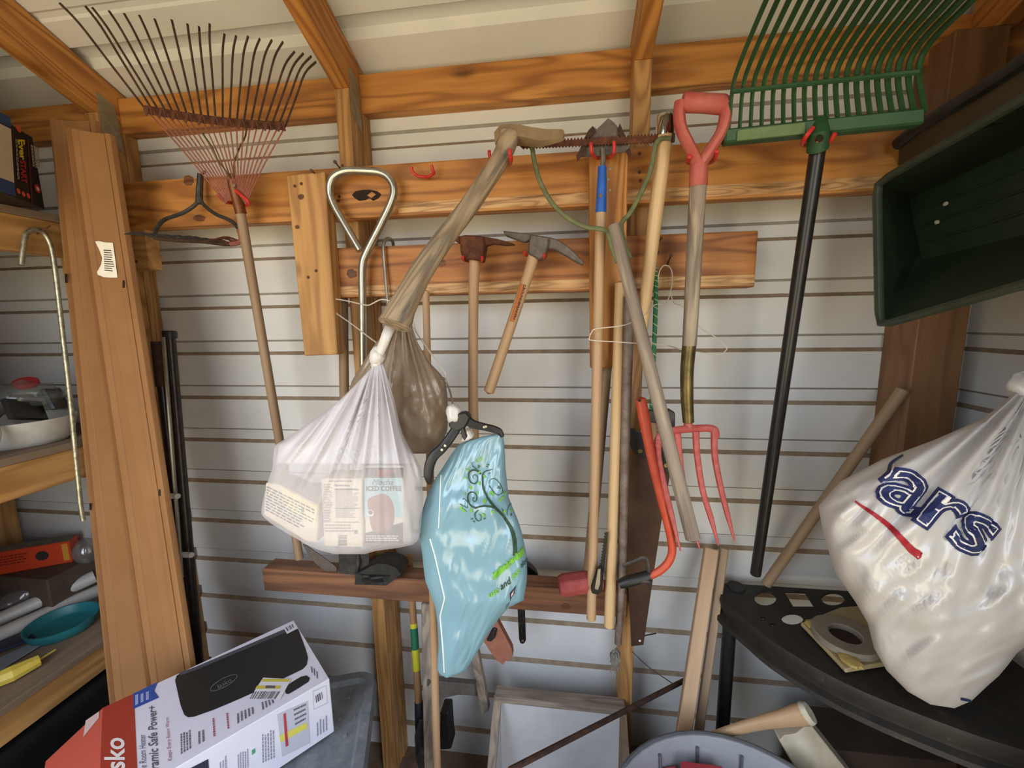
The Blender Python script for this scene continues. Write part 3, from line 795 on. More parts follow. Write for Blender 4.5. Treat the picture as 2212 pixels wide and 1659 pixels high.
# ---- weed whip: serrated blade, two straps, grey handle
t = thing('weed_whip', 'weed cutter with rusty serrated blade, green straps and grey handle', 'weed cutter', W(1497, 1165, 0.4))
top = [(1116, 309)]; nt_ = 44
for j in range(nt_):
    u = (j + 0.3) / nt_; x = 1120 + u * 318; y = 306 - 17 * u
    top += [(x, y + 3.2), (x + 318 / nt_ * 0.55, y - 3.0)]
top += [(1440, 287), (1458, 286), (1457, 305), (1446, 307)]
bot = []
for j in range(nt_):
    u = (j + 0.3) / nt_; x = 1125 + u * 312; y = 321 - 14 * u
    bot += [(x, y - 2.2), (x + 312 / nt_ * 0.5, y + 1.2)]
obj('blade', plate(top + bot[::-1], 0.232, 0.003), M_RUST, t)
obj('blade_mount', plate([(1430, 290), (1459, 287), (1458, 306), (1430, 306)], 0.236, 0.006), M_RUSTD, t, bevel=0.001)
obj('strap', tube(crom(PX([(1146, 312, 0.236), (1150, 322, 0.238), (1154, 346, 0.24), (1166, 391, 0.243), (1193, 439, 0.247), (1229, 472, 0.25), (1265, 490, 0.253), (1303, 496, 0.26), (1314, 508, 0.268), (1322, 535, 0.272), (1334, 568, 0.276)]), 5), 0.0048, 8, flat=0.55, up=(0, -1, 0)), M_OLIVE, t, smooth=True)
obj('strap', tube(crom(PX([(1449, 299, 0.24), (1427, 300, 0.242), (1415, 317, 0.242), (1407, 361, 0.243), (1390, 405, 0.246), (1363, 457, 0.25), (1345, 478, 0.254), (1342, 492, 0.258), (1349, 527, 0.264), (1362, 558, 0.27)]), 5), 0.0048, 8, flat=0.55, up=(0, -1, 0)), M_OLIVE, t, smooth=True)
pole('handle', W(1326, 488, 0.262), W(1497, 1164, 0.40), 0.0122, 0.0135, M_GREY, t, n=14)

# ---- cultivator with blue ferrule
t = thing('garden_hoe', 'hoe with pointed steel head, blue ferrule and long light handle', 'hoe', W(1277, 1338, 0.24))
obj('head', prism(PX([(1247, 334), (1263, 297), (1280, 272), (1289, 279), (1314, 255), (1326, 264), (1336, 276), (1348, 292), (1362, 326), (1334, 330), (1300, 336), (1262, 338)], 0.224), (0, 0.003, 0)), M_GSTEEL, t)
for q in ([(1247, 348), (1245, 334), (1258, 320), (1264, 312), (1262, 338), (1255, 338)], [(1280, 272), (1270, 283), (1263, 297), (1276, 296), (1287, 283)], [(1339, 266), (1350, 292), (1346, 300), (1336, 290), (1335, 277)], [(1361, 318), (1364, 334), (1358, 338), (1352, 326)]):
    obj('corner_tooth', prism(PX(q, 0.231), (0, 0.003, 0)), M_RUSTD, t)
obj('neck', tube(PX([(1302, 320, 0.231), (1303, 345, 0.226), (1302, 365, 0.22)]), 0.0055, 8), M_GSTEEL, t, smooth=True)
fe = obj('ferrule', tube(PX([(1301, 360, 0.22), (1300, 400, 0.219), (1298, 460, 0.218)]), [0.0088, 0.0102, 0.0118], 14), M_BLUE, t, smooth=True)
obj('rivet', disc(W(1297, 423, 0.23), (0, -1, 0), 0.0042, 10, 0.002), M_CHROME, fe)
pole('handle', W(1298, 457, 0.218), W(1277, 1337, 0.252), 0.0114, 0.0110, M_HANDLE, t)
hook(vb, DV, [(1296, 342, DV - 0.01), (1288, 341, DV + 0.03), (1279, 331, DV + 0.06), (1277, 318, DV + 0.066), (1276, 309, DV + 0.066)], 0.0036)
hook(vb, DV, [(1310, 342, DV - 0.01), (1318, 340, DV + 0.03), (1325, 332, DV + 0.06), (1327, 318, DV + 0.066), (1326, 306, DV + 0.066)], 0.0036)

# ---- second long handle
tag(pole('wooden_staff', W(1340, 612, 0.205), W(1316, 1352, 0.255), 0.0112, 0.0122, M_HANDLE_LT), 'pale wooden handle with worn tip standing right of the blue-ferruled hoe', 'handle')
# ---- chrome-capped handle
t = thing('capped_handle', 'stout pale wooden handle with a chrome cap beside the red grip', 'handle', W(1385, 740, 0.2))
pole('shaft', W(1437, 285, 0.225), W(1386, 720, 0.19), 0.0165, 0.0122, M_HANDLE_LT, t, n=14)
obj('cap', tube(PX([(1439, 251, 0.228), (1438, 256, 0.228), (1436, 293, 0.224)]), [0.0172, 0.0185, 0.0185], 18), M_CHROME, t, smooth=True)
# ---- rusty pipe
t = thing('rusty_pipe', 'rusty grey steel pipe hanging between the handles and the saw', 'pipe', W(1326, 1450, 0.23))
M_PIPE = plain('rusted_pipe_metal', '#6d5c50', '#8d8078', rough=0.65, metal=0.5, scale=30, bump=0.4, c3='#7a4630')
obj('pipe', tube(crom(PX([(1360, 640, 0.222), (1356, 760, 0.225), (1353, 860, 0.228), (1349, 1000, 0.232), (1344, 1220, 0.236), (1335, 1390, 0.238)]), 4), lerps([0.0115, 0.0115, 0.0113, 0.0108, 0.0098, 0.0085], 4), 12), M_PIPE, t, smooth=True)
obj('end_wrap', lump(W(1329, 1422, 0.236), 0.012, 0.012, 0.022, 5.0, 0.4), plain('frayed_grey', '#5b5650', '#7b736a', rough=0.9, scale=60, bump=0.6), t, smooth=True)
for q in ((1318, 1452), (1328, 1456), (1337, 1454), (1343, 1448)):
    obj('frayed_strand', tube(PX([(1329, 1432, 0.236), (q[0], q[1], 0.25)]), [0.003, 0.001], 5), MATS['frayed_grey'], t)

# ---- garden fork
t = thing('garden_fork', 'garden fork with red D grip, grey shaft and four faded red tines', 'fork', W(1486, 915, 0.22))
g = tube(PX([(1474, 221, 0.305), (1478, 221, 0.305), (1520, 223, 0.303), (1562, 226, 0.3), (1568, 227, 0.3)]), [0.0145, 0.0165, 0.016, 0.0165, 0.0145], 16)
gr_ = obj('grip', g, M_GRIP, t, smooth=True)
for arm in ([(1471, 220, 0.305), (1467, 248, 0.302), (1472, 280, 0.295), (1487, 312, 0.285), (1500, 338, 0.275), (1507, 356, 0.27)],
            [(1566, 228, 0.3), (1567, 250, 0.298), (1558, 285, 0.29), (1540, 315, 0.282), (1524, 340, 0.275), (1511, 358, 0.27)]):
    obj('grip_arm', tube(crom(PX(arm), 4), lerps([0.0115, 0.011, 0.0105, 0.0105, 0.011, 0.013], 4), 10, flat=1.2, up=(0, -1, 0)), M_GRIP, t, smooth=True)
obj('grip_socket', tube(PX([(1510, 345, 0.272), (1509, 365, 0.268), (1508, 402, 0.264)]), [0.0150, 0.0168, 0.0172], 14), M_GRIP, t, smooth=True)
obj('shaft', tube(crom(PX([(1508, 398, 0.264), (1502, 500, 0.255), (1496, 620, 0.245), (1489, 746, 0.236)]), 4), lerps([0.0160, 0.0155, 0.0150, 0.0145], 4), 14), M_GREY, t, smooth=True, axis=(0, 0, -1))
obj('ferrule', tube(crom(PX([(1489, 744, 0.236), (1484, 800, 0.234), (1484, 860, 0.232), (1487, 912, 0.23)]), 4), lerps([0.0142, 0.0138, 0.0132, 0.0118], 4), 14), M_BRASS, t, smooth=True)
obj('neck', tube(PX([(1486, 908, 0.23), (1487, 926, 0.23)]), [0.0075, 0.012], 10, flat=0.6, up=(0, -1, 0)), M_FORK, t, smooth=True)
obj('shoulder', tube(crom(PX([(1421, 965, 0.262), (1424, 945, 0.258), (1440, 934, 0.25), (1470, 928, 0.238), (1500, 926, 0.228), (1530, 925, 0.222), (1544, 930, 0.22), (1546, 945, 0.22)]), 4), 0.0085, 10, flat=0.6, up=(0, -1, 0)), M_FORK, t, smooth=True)
for tn in ([(1421, 950, 0.26), (1422, 985, 0.262), (1432, 1035, 0.27), (1450, 1110, 0.285), (1470, 1190, 0.30)],
           [(1463, 935, 0.24), (1467, 980, 0.243), (1475, 1040, 0.25), (1492, 1120, 0.265), (1511, 1184, 0.28)],
           [(1503, 932, 0.228), (1506, 985, 0.232), (1518, 1060, 0.24), (1536, 1120, 0.25), (1552, 1178, 0.26)],
           [(1543, 930, 0.22), (1544, 985, 0.224), (1556, 1050, 0.23), (1571, 1110, 0.24), (1587, 1169, 0.25)]):
    obj('tine', tube(crom(PX(tn), 4), lerps([0.0078, 0.0070, 0.0066, 0.0060, 0.0015], 4), 8, flat=0.8), M_FORK, t, smooth=True)
hook(mb, DB, [(1510, 352, DB - 0.01), (1500, 354, DB + 0.05), (1486, 350, DB + 0.12), (1490, 338, DB + 0.15)], 0.004)
hook(mb, DB, [(1515, 352, DB - 0.01), (1530, 352, DB + 0.05), (1542, 346, DB + 0.12), (1549, 326, DB + 0.15)], 0.004)

# ---- green plastic leaf rake
t = thing('green_leaf_rake', 'wide green plastic leaf rake on a black pole hung tines up', 'rake', W(1632, 1240, 0.1))
def rb(u): return (1572 + u * 426, 293 - u * 45, 0.30 + 0.04 * u)
q0, q1 = W(1567, 277, 0.30), W(2001, 231, 0.34); q2, q3 = W(2000, 266, 0.335), W(1566, 308, 0.295)
obj('base_bar', prism([q0, q1, q2, q3], (0.0, 0.022, 0)), M_GREENP, t, bevel=0.003)
obj('base_lip', prism([W(1594, 280, 0.306), W(1740, 263, 0.318), W(1740, 288, 0.316), W(1592, 304, 0.302)], (0, 0.005, 0)), plain('dusty_green', '#6a7f50', '#586f45', rough=0.7, scale=20), t, bevel=0.001)
NG = 19
for j in range(NG):
    u = j / (NG - 1)
    b0 = (1574 + u * 424, 283 - u * 42, 0.29 + 0.04 * u)
    b1 = (1582 + u * 402, 196 - u * 42, 0.325 + 0.04 * u)
    kx = 1597 + u * 412; ky = 140 - u * 48
    ex = 1655 + u * 445
    pts = crom(PX([b0, b1, (kx, ky, 0.355 + 0.04 * u), (ex, 0, 0.45 + 0.04 * u), (ex + 40 + 25 * u, -85, 0.52 + 0.04 * u), (ex + 52 + 30 * u, -120, 0.565 + 0.04 * u)]), 4)
    obj('tine', tube(pts, [0.0034] * 4 + [0.0036] * (len(pts) - 8) + [0.0032, 0.0030, 0.0024, 0.0016], 6, flat=1.3), M_GREENP, t, smooth=True)
obj('cross_rib', tube(PX([(1580, 198, 0.33), (1780, 177, 0.35), (1984, 156, 0.37)]), 0.0042, 6), M_GREENP, t, smooth=True)
obj('socket', tube(PX([(1770, 262, 0.31), (1768, 290, 0.318), (1766, 324, 0.305)]), [0.012, 0.0165, 0.0165], 12), M_GREENP, t, smooth=True)
obj('bolt', disc(W(1768, 301, 0.337), (0, -1, 0.1), 0.0062, 12, 0.004), M_CHROME, t)
pole('pole', W(1767, 318, 0.30), W(1632, 1240, 0.16), 0.0125, 0.0118, plain('black_pole', '#1c1a1a', '#262323', rough=0.35, scale=40, bump=0.05), t, n=14)
hook(mb, DB, [(1755, 315, DB - 0.01), (1745, 314, DB + 0.08), (1733, 312, DB + 0.16), (1742, 294, DB + 0.19), (1756, 276, DB + 0.19)], 0.0038)
hook(mb, DB, [(1775, 315, DB - 0.01), (1782, 316, DB + 0.08), (1784, 314, DB + 0.16), (1795, 302, DB + 0.18), (1804, 288, DB + 0.19)], 0.0038)

# ---- hand saw
t = thing('hand_saw', 'old hand saw with brown blade and black handle hanging point down', 'saw', W(1376, 1396, 0.17))
obj('blade', plate([(1365, 985), (1409, 988), (1449, 1018), (1430, 1120), (1412, 1240), (1390, 1393), (1364, 1396), (1357, 1260), (1352, 1100)], 0.176, 0.0018), plain('brown_saw_steel', '#3d2a22', '#53392c', rough=0.6, metal=0.5, scale=9, bump=0.1), t)
M_SAWH = plain('black_saw_handle', '#24221f', '#36332e', rough=0.75, scale=60, bump=0.4)
hs = [(1358, 930), (1372, 930), (1384, 938), (1400, 942), (1415, 950), (1424, 938), (1436, 930), (1447, 945), (1448, 962), (1453, 995), (1452, 1022), (1446, 1027), (1437, 1021), (1432, 985), (1428, 965), (1420, 985), (1412, 993), (1396, 990), (1378, 986), (1366, 974), (1362, 960)]
sh = obj('handle', plate(hs, 0.188, 0.022), M_SAWH, t, bevel=0.003, bseg=2)
for q in ((1383, 974), (1439, 1005)): obj('screw', disc(W(q[0], q[1], 0.1885), (0, -1, 0), 0.0052, 12, 0.0015), M_BRASS, sh)
obj('hang_hole', disc(W(1382, 1384, 0.1765), (0, -1, 0), 0.003, 10, 0.0006), M_SIDE, t)
# ---- bow saw
t = thing('bow_saw', 'bow saw with orange-red tube frame and black handle at its lower end', 'saw', W(1400, 1240, 0.26))
pth = [(1384, 862, 0.262), (1391, 900, 0.264), (1400, 950, 0.268), (1410, 1000, 0.27), (1424, 1060, 0.272), (1438, 1115, 0.274), (1449, 1160, 0.275), (1452, 1190, 0.275), (1444, 1214, 0.276), (1425, 1233, 0.278), (1400, 1246, 0.28)]
fr = obj('frame', tube(crom(PX(pth), 5), lerps([0.0110, 0.0122, 0.0108, 0.0096, 0.0092, 0.0090, 0.0090, 0.0090, 0.0090, 0.0088, 0.0084], 5), 12, flat=0.8, up=(0, -1, 0), dome=True), M_ORED, t, smooth=True)
obj('rivet_hole', disc(W(1381, 865, 0.272), (0, -1, 0), 0.0032, 10, 0.001), M_BLACKM, fr)
obj('grip', tube(PX([(1404, 1243, 0.281), (1380, 1250, 0.282), (1350, 1258, 0.283), (1338, 1262, 0.283)]), [0.0115, 0.0125, 0.012, 0.0095], 12), M_BLACKP, t, smooth=True)
obj('knuckle_guard', tube(crom(PX([(1345, 1222, 0.275), (1372, 1212, 0.28), (1391, 1205, 0.283), (1399, 1214, 0.285), (1402, 1240, 0.284)]), 4), 0.0042, 8, flat=0.5), M_DSTEEL, t, smooth=True)
obj('lever', tube(crom(PX([(1372, 1262, 0.285), (1390, 1255, 0.29), (1402, 1256, 0.288), (1404, 1262, 0.284)]), 4), 0.005, 8), M_DSTEEL, t, smooth=True)
sbld = []
for j in range(14):
    u = j / 13; sbld += [(1309 - 12 * u, 1150 + 84 * u), (1305 - 12 * u, 1153 + 84 * u)]
obj('blade', plate([(1314, 1150), (1305, 1236)] + sbld[::-1], 0.262, 0.0015), M_BLACKM, t)
obj('blade_clamp', plate([(1290, 1228), (1299, 1222), (1303, 1240), (1301, 1278), (1292, 1286), (1279, 1283), (1276, 1272), (1281, 1255)], 0.272, 0.008), M_BLACKM, t, bevel=0.002)
obj('blade_pin_plate', plate([(1291, 1231), (1298, 1229), (1297, 1262), (1292, 1276), (1284, 1272)], 0.276, 0.004), M_STEEL, t, bevel=0.001)
# ---- hatchet head, bungee cord
t = thing('hatchet', 'small dark grey hatchet head caught behind the grey handle', 'hatchet', W(1430, 930, 0.19))
obj('head', plate([(1400, 886), (1420, 888), (1436, 893), (1446, 884), (1459, 892), (1458, 928), (1450, 932), (1440, 924), (1424, 916), (1402, 912)], 0.21, 0.016), M_DSTEEL, t, bevel=0.002)
pole('handle', W(1412, 900, 0.196), W(1420, 1060, 0.150), 0.008, 0.008, M_TANW, t)
t = thing('bungee_cord', 'green striped bungee cord hanging from a nail', 'cord', W(1406, 905, 0.17))
M_BUNG = plain('green_bungee', '#1e5b3a', '#2c6d48', rough=0.8, scale=60, bump=0.2)
bp_ = crom(PX([(1414, 574, 0.172), (1417, 620, 0.172), (1415, 700, 0.172), (1411, 800, 0.17), (1408, 870, 0.168), (1405, 908, 0.165)]), 6)
obj('cord', tube(bp_, 0.005, 8), M_BUNG, t, smooth=True)
hel = []
for i in range(170):
    f_ = i / 169 * (len(bp_) - 1); k = min(int(f_), len(bp_) - 2); c = bp_[k].lerp(bp_[k + 1], f_ - k)
    a = i * 0.9; hel.append(c + Vector((math.cos(a), math.sin(a), 0)) * 0.0050)
obj('stripe', tube(hel, 0.0009, 4), plain('pale_stripe', '#b9c08a', rough=0.8), t)
obj('hook', tube(crom(PX([(1413, 580, 0.172), (1411, 570, 0.172), (1416, 556, 0.168), (1421, 545, 0.165), (1418, 536, 0.16)]), 4), 0.0022, 6), M_BLACKM, t, smooth=True)
obj('cord_end', tube(PX([(1412, 598, 0.172), (1406, 616, 0.178), (1410, 630, 0.176)]), 0.005, 8, dome=True), M_BUNG, t, smooth=True)
# ---- sledge hammer
t = thing('sledge_hammer', 'sledge hammer with chipped red head resting on the low beam', 'hammer', W(1228, 1285, 0.2))
pole('handle', W(1311, 790, 0.125), W(1268, 1270, 0.225), 0.0125, 0.013, M_TANW, t)
c0, c1 = W(1207, 1265, 0.245), W(1300, 1252, 0.225)
M_SLED = plain('chipped_red_paint', '#8e3a38', '#a34a46', rough=0.75, scale=30, bump=0.4, c3='#8a6a5a')
obj('head', tube([c0, c0.lerp(c1, 0.12), c0.lerp(c1, 0.88), c1], [0.022, 0.0265, 0.0265, 0.022], 8), M_SLED, t, bevel=0.002)
# ---- wire hangers
def wire(parent, pts, r=0.0013, n=5):
    return obj('wire', tube(crom(PX(pts), 4), r, n), M_WIRE, parent, smooth=True)
t = thing('wire_hanger', 'white wire hanger holding the brown bag behind the axe handle', 'hanger', W(830, 740, 0.25))
obj('bent_wire', tube(crom(PX([(719, 645, 0.16), (750, 650, 0.19), (790, 659, 0.215), (802, 657, 0.22), (820, 648, 0.222), (835, 648, 0.225), (850, 655, 0.23), (880, 678, 0.27), (893, 697, 0.3), (899, 717, 0.31), (925, 755, 0.335), (955, 796, 0.36), (962, 806, 0.365), (961, 820, 0.362), (950, 822, 0.36), (913, 801, 0.362), (870, 775, 0.345), (813, 740, 0.30), (760, 700, 0.22), (722, 674, 0.16)]), 4), 0.0016, 6), M_WIRE, t, smooth=True)
t = thing('wire_hanger', 'thin white wire hanger hooked on a nail left of the fork shaft', 'hanger', W(1400, 745, 0.2))
obj('bent_wire', tube(crom(PX([(1421, 608, 0.165), (1424, 588, 0.168), (1430, 577, 0.172), (1437, 573, 0.175), (1447, 577, 0.172), (1452, 590, 0.168), (1452, 612, 0.165), (1449, 628, 0.165), (1443, 648, 0.166), (1437, 656, 0.17), (1413, 659, 0.2), (1393, 680, 0.25), (1350, 702, 0.262), (1289, 710, 0.255), (1278, 718, 0.252), (1274, 728, 0.25), (1278, 735, 0.25), (1340, 739, 0.262), (1380, 742, 0.26), (1417, 743, 0.19), (1445, 747, 0.175), (1475, 756, 0.17), (1510, 761, 0.165), (1555, 765, 0.16), (1565, 760, 0.16), (1569, 750, 0.16), (1545, 728, 0.165), (1511, 706, 0.17), (1477, 664, 0.175), (1458, 656, 0.172), (1452, 646, 0.168), (1449, 628, 0.165)]), 4), 0.0012, 6), M_WIRE, t, smooth=True)
# ---- skillet behind the beam
t = thing('skillet', 'black pan wedged behind the low beam, its handle hanging below', 'pan', W(1128, 1390, 0.08))
pc = W(1118, 1258, 0.075)
obj('pan', skin([[pc + Vector((math.cos(a) * r, yo, math.sin(a) * r)) for a in [2 * math.pi * k / 32 for k in range(32)]] for r, yo in ((0.056, 0.02), (0.066, -0.012), (0.0685, -0.012), (0.06, 0.023))], cap=True), M_BLACKM, t, smooth=True)
obj('handle', plate([(1117, 1300), (1133, 1300), (1136, 1385), (1131, 1392), (1124, 1391), (1121, 1382)], 0.095, 0.008), M_BLACKM, t, bevel=0.002)
obj('handle_eye', disc(W(1129, 1384, 0.0955), (0, -1, 0), 0.0035, 10, 0.0006), M_STEEL, t)
# ---- brown scrap hanging
t = thing('brown_offcut', 'terracotta brown board offcut with broken end below the blue bag', 'offcut', W(1086, 1436, 0.16))
obj('board', plate([(1040, 1380), (1073, 1340), (1106, 1403), (1108, 1417), (1103, 1420), (1099, 1430), (1092, 1428), (1086, 1437), (1078, 1430), (1073, 1428)], 0.17, 0.02), plain('terracotta_paint', '#8a5440', '#9a6450', rough=0.85, scale=40, bump=0.3, c3='#b08a78'), t, bevel=0.001)
obj('strap', plate([(1050, 1386), (1064, 1358), (1074, 1360), (1070, 1378), (1060, 1388)], 0.176, 0.028), M_BLACKP, t, bevel=0.003)
# ================================================================ bags
def RP(px, py, p0, n):
    r = ray(px, py); n = Vector(n)
    return CAM + r * ((Vector(p0) - CAM).dot(n) / r.dot(n))
def interp(tab, y):
    if y <= tab[0][0]: return tab[0][1:]
    for a, b in zip(tab, tab[1:]):
        if y <= b[0]:
            k = (y - a[0]) / (b[0] - a[0])
            return tuple(p + (q - p) * k for p, q in zip(a[1:], b[1:]))
    return tab[-1][1:]
def sgnpow(v, p): return math.copysign(abs(v) ** p, v)
def bag(rows, nseg=110, p=0.6, fold=None):
    """closed plastic bag: rows = ((xl,yl),(xr,yr),depth of middle,half thickness); fold(px,py,front)-> extra depth"""
    rings = []
    for (L_, R_, dc, T_) in rows:
        ring = []
        for k in range(nseg):
            a = 2 * math.pi * k / nseg
            cx, sy = sgnpow(math.cos(a), 0.85), sgnpow(math.sin(a), p)
            u = (1 + cx) / 2
            x, y = L_[0] + (R_[0] - L_[0]) * u, L_[1] + (R_[1] - L_[1]) * u
            dd = dc + T_ * sy
            if fold:
                dd += fold(x, y, sy) * abs(math.sin(a)) ** 0.5
            ring.append(W(x, y, dd))
        rings.append(ring[::-1])
    return skin(rings)
def nz1(x, y=0.0, z=0.0): return mnoise.noise(Vector((x, y, z)))

# ---- white bag of drink-mix boxes
WT = [(786, 806, 828), (800, 797, 833), (830, 768, 842), (860, 738, 851), (890, 702, 858), (915, 664, 863), (940, 628, 871), (962, 594, 882), (985, 590, 896), (1010, 589, 909), (1035, 580, 913), (1060, 573, 913), (1090, 566, 914), (1112, 564, 912), (1130, 584, 910), (1150, 616, 908), (1168, 648, 903), (1180, 668, 888), (1190, 694, 812), (1197, 722, 788)]
rows = []
for i in range(62):
    y = 786 + (1197 - 786) * (i / 61)
    xl, xr = interp(WT, y)
    k = min(1, max(0, (y - 786) / 230))
    T_ = 0.012 + 0.050 * k ** 0.8
    if y > 1172: T_ *= 1 - 0.4 * (y - 1172) / 25
    rows.append(((xl, y), (xr, y), 0.452 + 0.004 * k, T_))
def wfold(x, y, s):
    th = math.atan2(x - 816, max(8, y - 755))
    am = 0.0105 * min(1, (y - 775) / 90) * (1.0 if y < 960 else max(0.22, 1 - (y - 960) / 140))
    w_ = math.sin(th * 44 + 3.0 * nz1(th * 6, 1.7)) + 0.6 * math.sin(th * 81 + 4 * nz1(th * 9, 5.1))
    return am * w_ * 0.7 + 0.005 * nz1(x / 60, y / 45, 3) * min(1, max(0, (y - 900) / 100))
wg = bag(rows, 200, 0.55, wfold)
M_WBAG = film('white_bag_film', '#f6f3f6', alpha=0.42, transl=0.15, rough=0.35, wr=40, bump=0.15, gloss=0.06)
t = thing('white_bag', 'knotted translucent white plastic bag with drink-mix boxes showing through', 'bag', W(740, 1197, 0.45))
obj('film', wg, M_WBAG, t, smooth=True, auto=0)
inner = []
for (L_, R_, dc, T_) in rows:
    if L_[1] > 1003: break
    m_ = (R_[0] - L_[0]) * 0.03
    inner.append(((L_[0] + m_, L_[1]), (R_[0] - m_, R_[1]), dc, T_ * 0.86))
obj('inner_layer', bag(inner, 200, 0.55, wfold), film('white_bag_inner', '#f1eef0', alpha=0.8, transl=0.15, rough=0.4, wr=40, bump=0.1, gloss=0.03), t, smooth=True, auto=0)
M_WBAG2 = film('white_bag_knot', '#f4efea', alpha=0.95, transl=0.3, rough=0.35, wr=60, bump=0.3, gloss=0.08)
kn = join(lump(W(815, 768, 0.462), 0.0125, 0.0125, 0.016, 2.0, 0.35), lump(W(816, 787, 0.455), 0.011, 0.011, 0.008, 6.0, 0.3))
obj('knot', kn, M_WBAG2, t, smooth=True, auto=0)
obj('handle_loop', tube(crom(PX([(816, 770, 0.462), (826, 748, 0.466), (836, 722, 0.468), (846, 700, 0.44), (850, 672, 0.424), (842, 668, 0.45)]), 4), lerps([0.009, 0.0085, 0.0095, 0.010, 0.008, 0.006], 4), 10, flat=0.7), M_WBAG2, t, smooth=True, auto=0)
# boxes inside
M_CARD = plain('cream_card', '#d6cab4', '#ddd2be', rough=0.7, scale=20, bump=0)
INK = flat('grey_ink', '#2a2420'); INKD = flat('brown_ink', '#160d08'); INKR = flat('red_ink', '#a00f0f')
def pbox(name, label, quad, d, depth, mat, shear=(0, 0)):
    """box whose front face fills a pixel quad on the plane d"""
    p = PX(quad, d)
    o = obj(name, prism(p, (shear[0], depth, shear[1])), mat, bevel=0.0015)
    return o, p
FN = (0, -1, 0)
def pr(parent, geo, quad, d, mat, lift=0.0007, name='print'):
    """flat print on a face that is parallel to the wall"""
    return obj(name, on_plane(geo, PX(quad, d), FN, lift), mat, parent)
def rect(x0, y0, x1, y1): return [(x0, y0), (x1, y0), (x1, y1), (x0, y1)]
dB = 0.497
o, p = pbox('mocha_box', '', [(787, 1009), (872, 1008), (872, 1174), (789, 1174)], dB, 0.05, M_CARD)
tag(o, 'iced coffee box with cookie picture inside the white bag', 'box')
pr(o, SQ, rect(788, 1010, 871.5, 1032), dB, flat('mocha_brown', '#3c241e'))
pr(o, SQ, rect(788, 1032, 871.5, 1118), dB, flat('mocha_ice', '#9cc0c6'))
pr(o, SQ, [(788, 1152), (871, 1128), (871, 1173), (789, 1173)], dB, flat('mocha_dark', '#3e2822'), 0.0009)
ck = [(795, 1080), (812, 1070), (830, 1066), (845, 1078), (852, 1100), (850, 1130), (838, 1146), (815, 1150), (803, 1140), (798, 1110)]
obj('print', (lambda v: (v, [list(range(len(v)))]))([q + Vector((0, -0.0011, 0)) for q in crom(PX(ck, dB), 4, True)]), plain('cookie', '#7e4228', '#96583a', rough=0.8, scale=160), o)
obj('print', disc(W(800, 1108, dB + 0.001), FN, 0.0062, 16, 0.0004), flat('cup_white', '#e6e2da'), o)
obj('print', disc(W(800, 1107, dB + 0.0015), FN, 0.0042, 14, 0.0004), flat('cup_dark', '#3a3230'), o)
pr(o, text2d('Prairie', 0.03, 1, 0.3), rect(806, 1011, 852, 1021), dB, INKR, 0.0013)
pr(o, text2d('Farms', 0.03, 1, 0.3), rect(815, 1020, 845, 1030), dB, INKR, 0.0013)
pr(o, text2d('Mocha', 0.0, 1, 0.4), rect(804, 1035, 850, 1047), dB, INKD, 0.0013)
pr(o, text2d('ICED COFFEE', 0.03), rect(792, 1049, 868, 1060.5), dB, INKD, 0.0013)
pr(o, lines2d(3, 4), rect(791, 1156, 868, 1170), dB, flat('pale_ink', '#d8c8c0'), 0.0013)
o, p = pbox('nutrition_box', '', [(693, 1034), (781, 1034), (784, 1183), (700, 1180)], dB - 0.004, 0.045, M_CARD)
tag(o, 'cream drink-mix box showing its nutrition panel inside the white bag', 'box')
d2 = dB - 0.004
pr(o, lines2d(1, 2, 0.9, 0), rect(712, 1038, 760, 1040.5), d2, INK)
pr(o, lines2d(24, 5, 0.35), rect(698, 1046, 718, 1130), d2, INK)
pr(o, text2d('Nutrition Facts', 0.02), rect(724, 1046, 755, 1050.5), d2, INK)
pr(o, lines2d(22, 9, 0.35), rect(725, 1055, 774, 1120), d2, INK)
for yy in (1056.5, 1097, 1127): pr(o, SQ, rect(724, yy, 776, yy + 1.3), d2, INK, 0.001)
pr(o, lines2d(3, 12, 0.4), rect(702, 1133, 770, 1152), d2, flat('red_grey_ink', '#8d6a66'))
pr(o, SQ, rect(766, 1145, 773, 1153), d2, flat('green_ink', '#4d8a52'))
pr(o, bars2d(9, 3), [(731, 1156), (731, 1180), (750, 1180), (750, 1156)], d2, INK)
q4 = [(574, 1043), (604, 1047), (688, 1092), (684, 1172), (662, 1170), (569, 1112)]
o = tag(obj('drink_mix_box', prism(PX(q4, 0.478), (0, 0.05, 0)), M_CARD, bevel=0.0015), 'tilted drink-mix box at the left corner of the white bag', 'box')
pr(o, SQ, [(610, 1052), (686, 1093), (683, 1135), (612, 1090)], 0.478, flat('yellow_panel', '#e6d9a4'))
pr(o, lines2d(9, 21, 0.4), [(577, 1050), (680, 1100), (676, 1160), (574, 1105)], 0.478, INK, 0.001)
pr(o, SQ, rect(652, 1096, 657, 1106), 0.478, MATS['green_ink'], 0.0012)

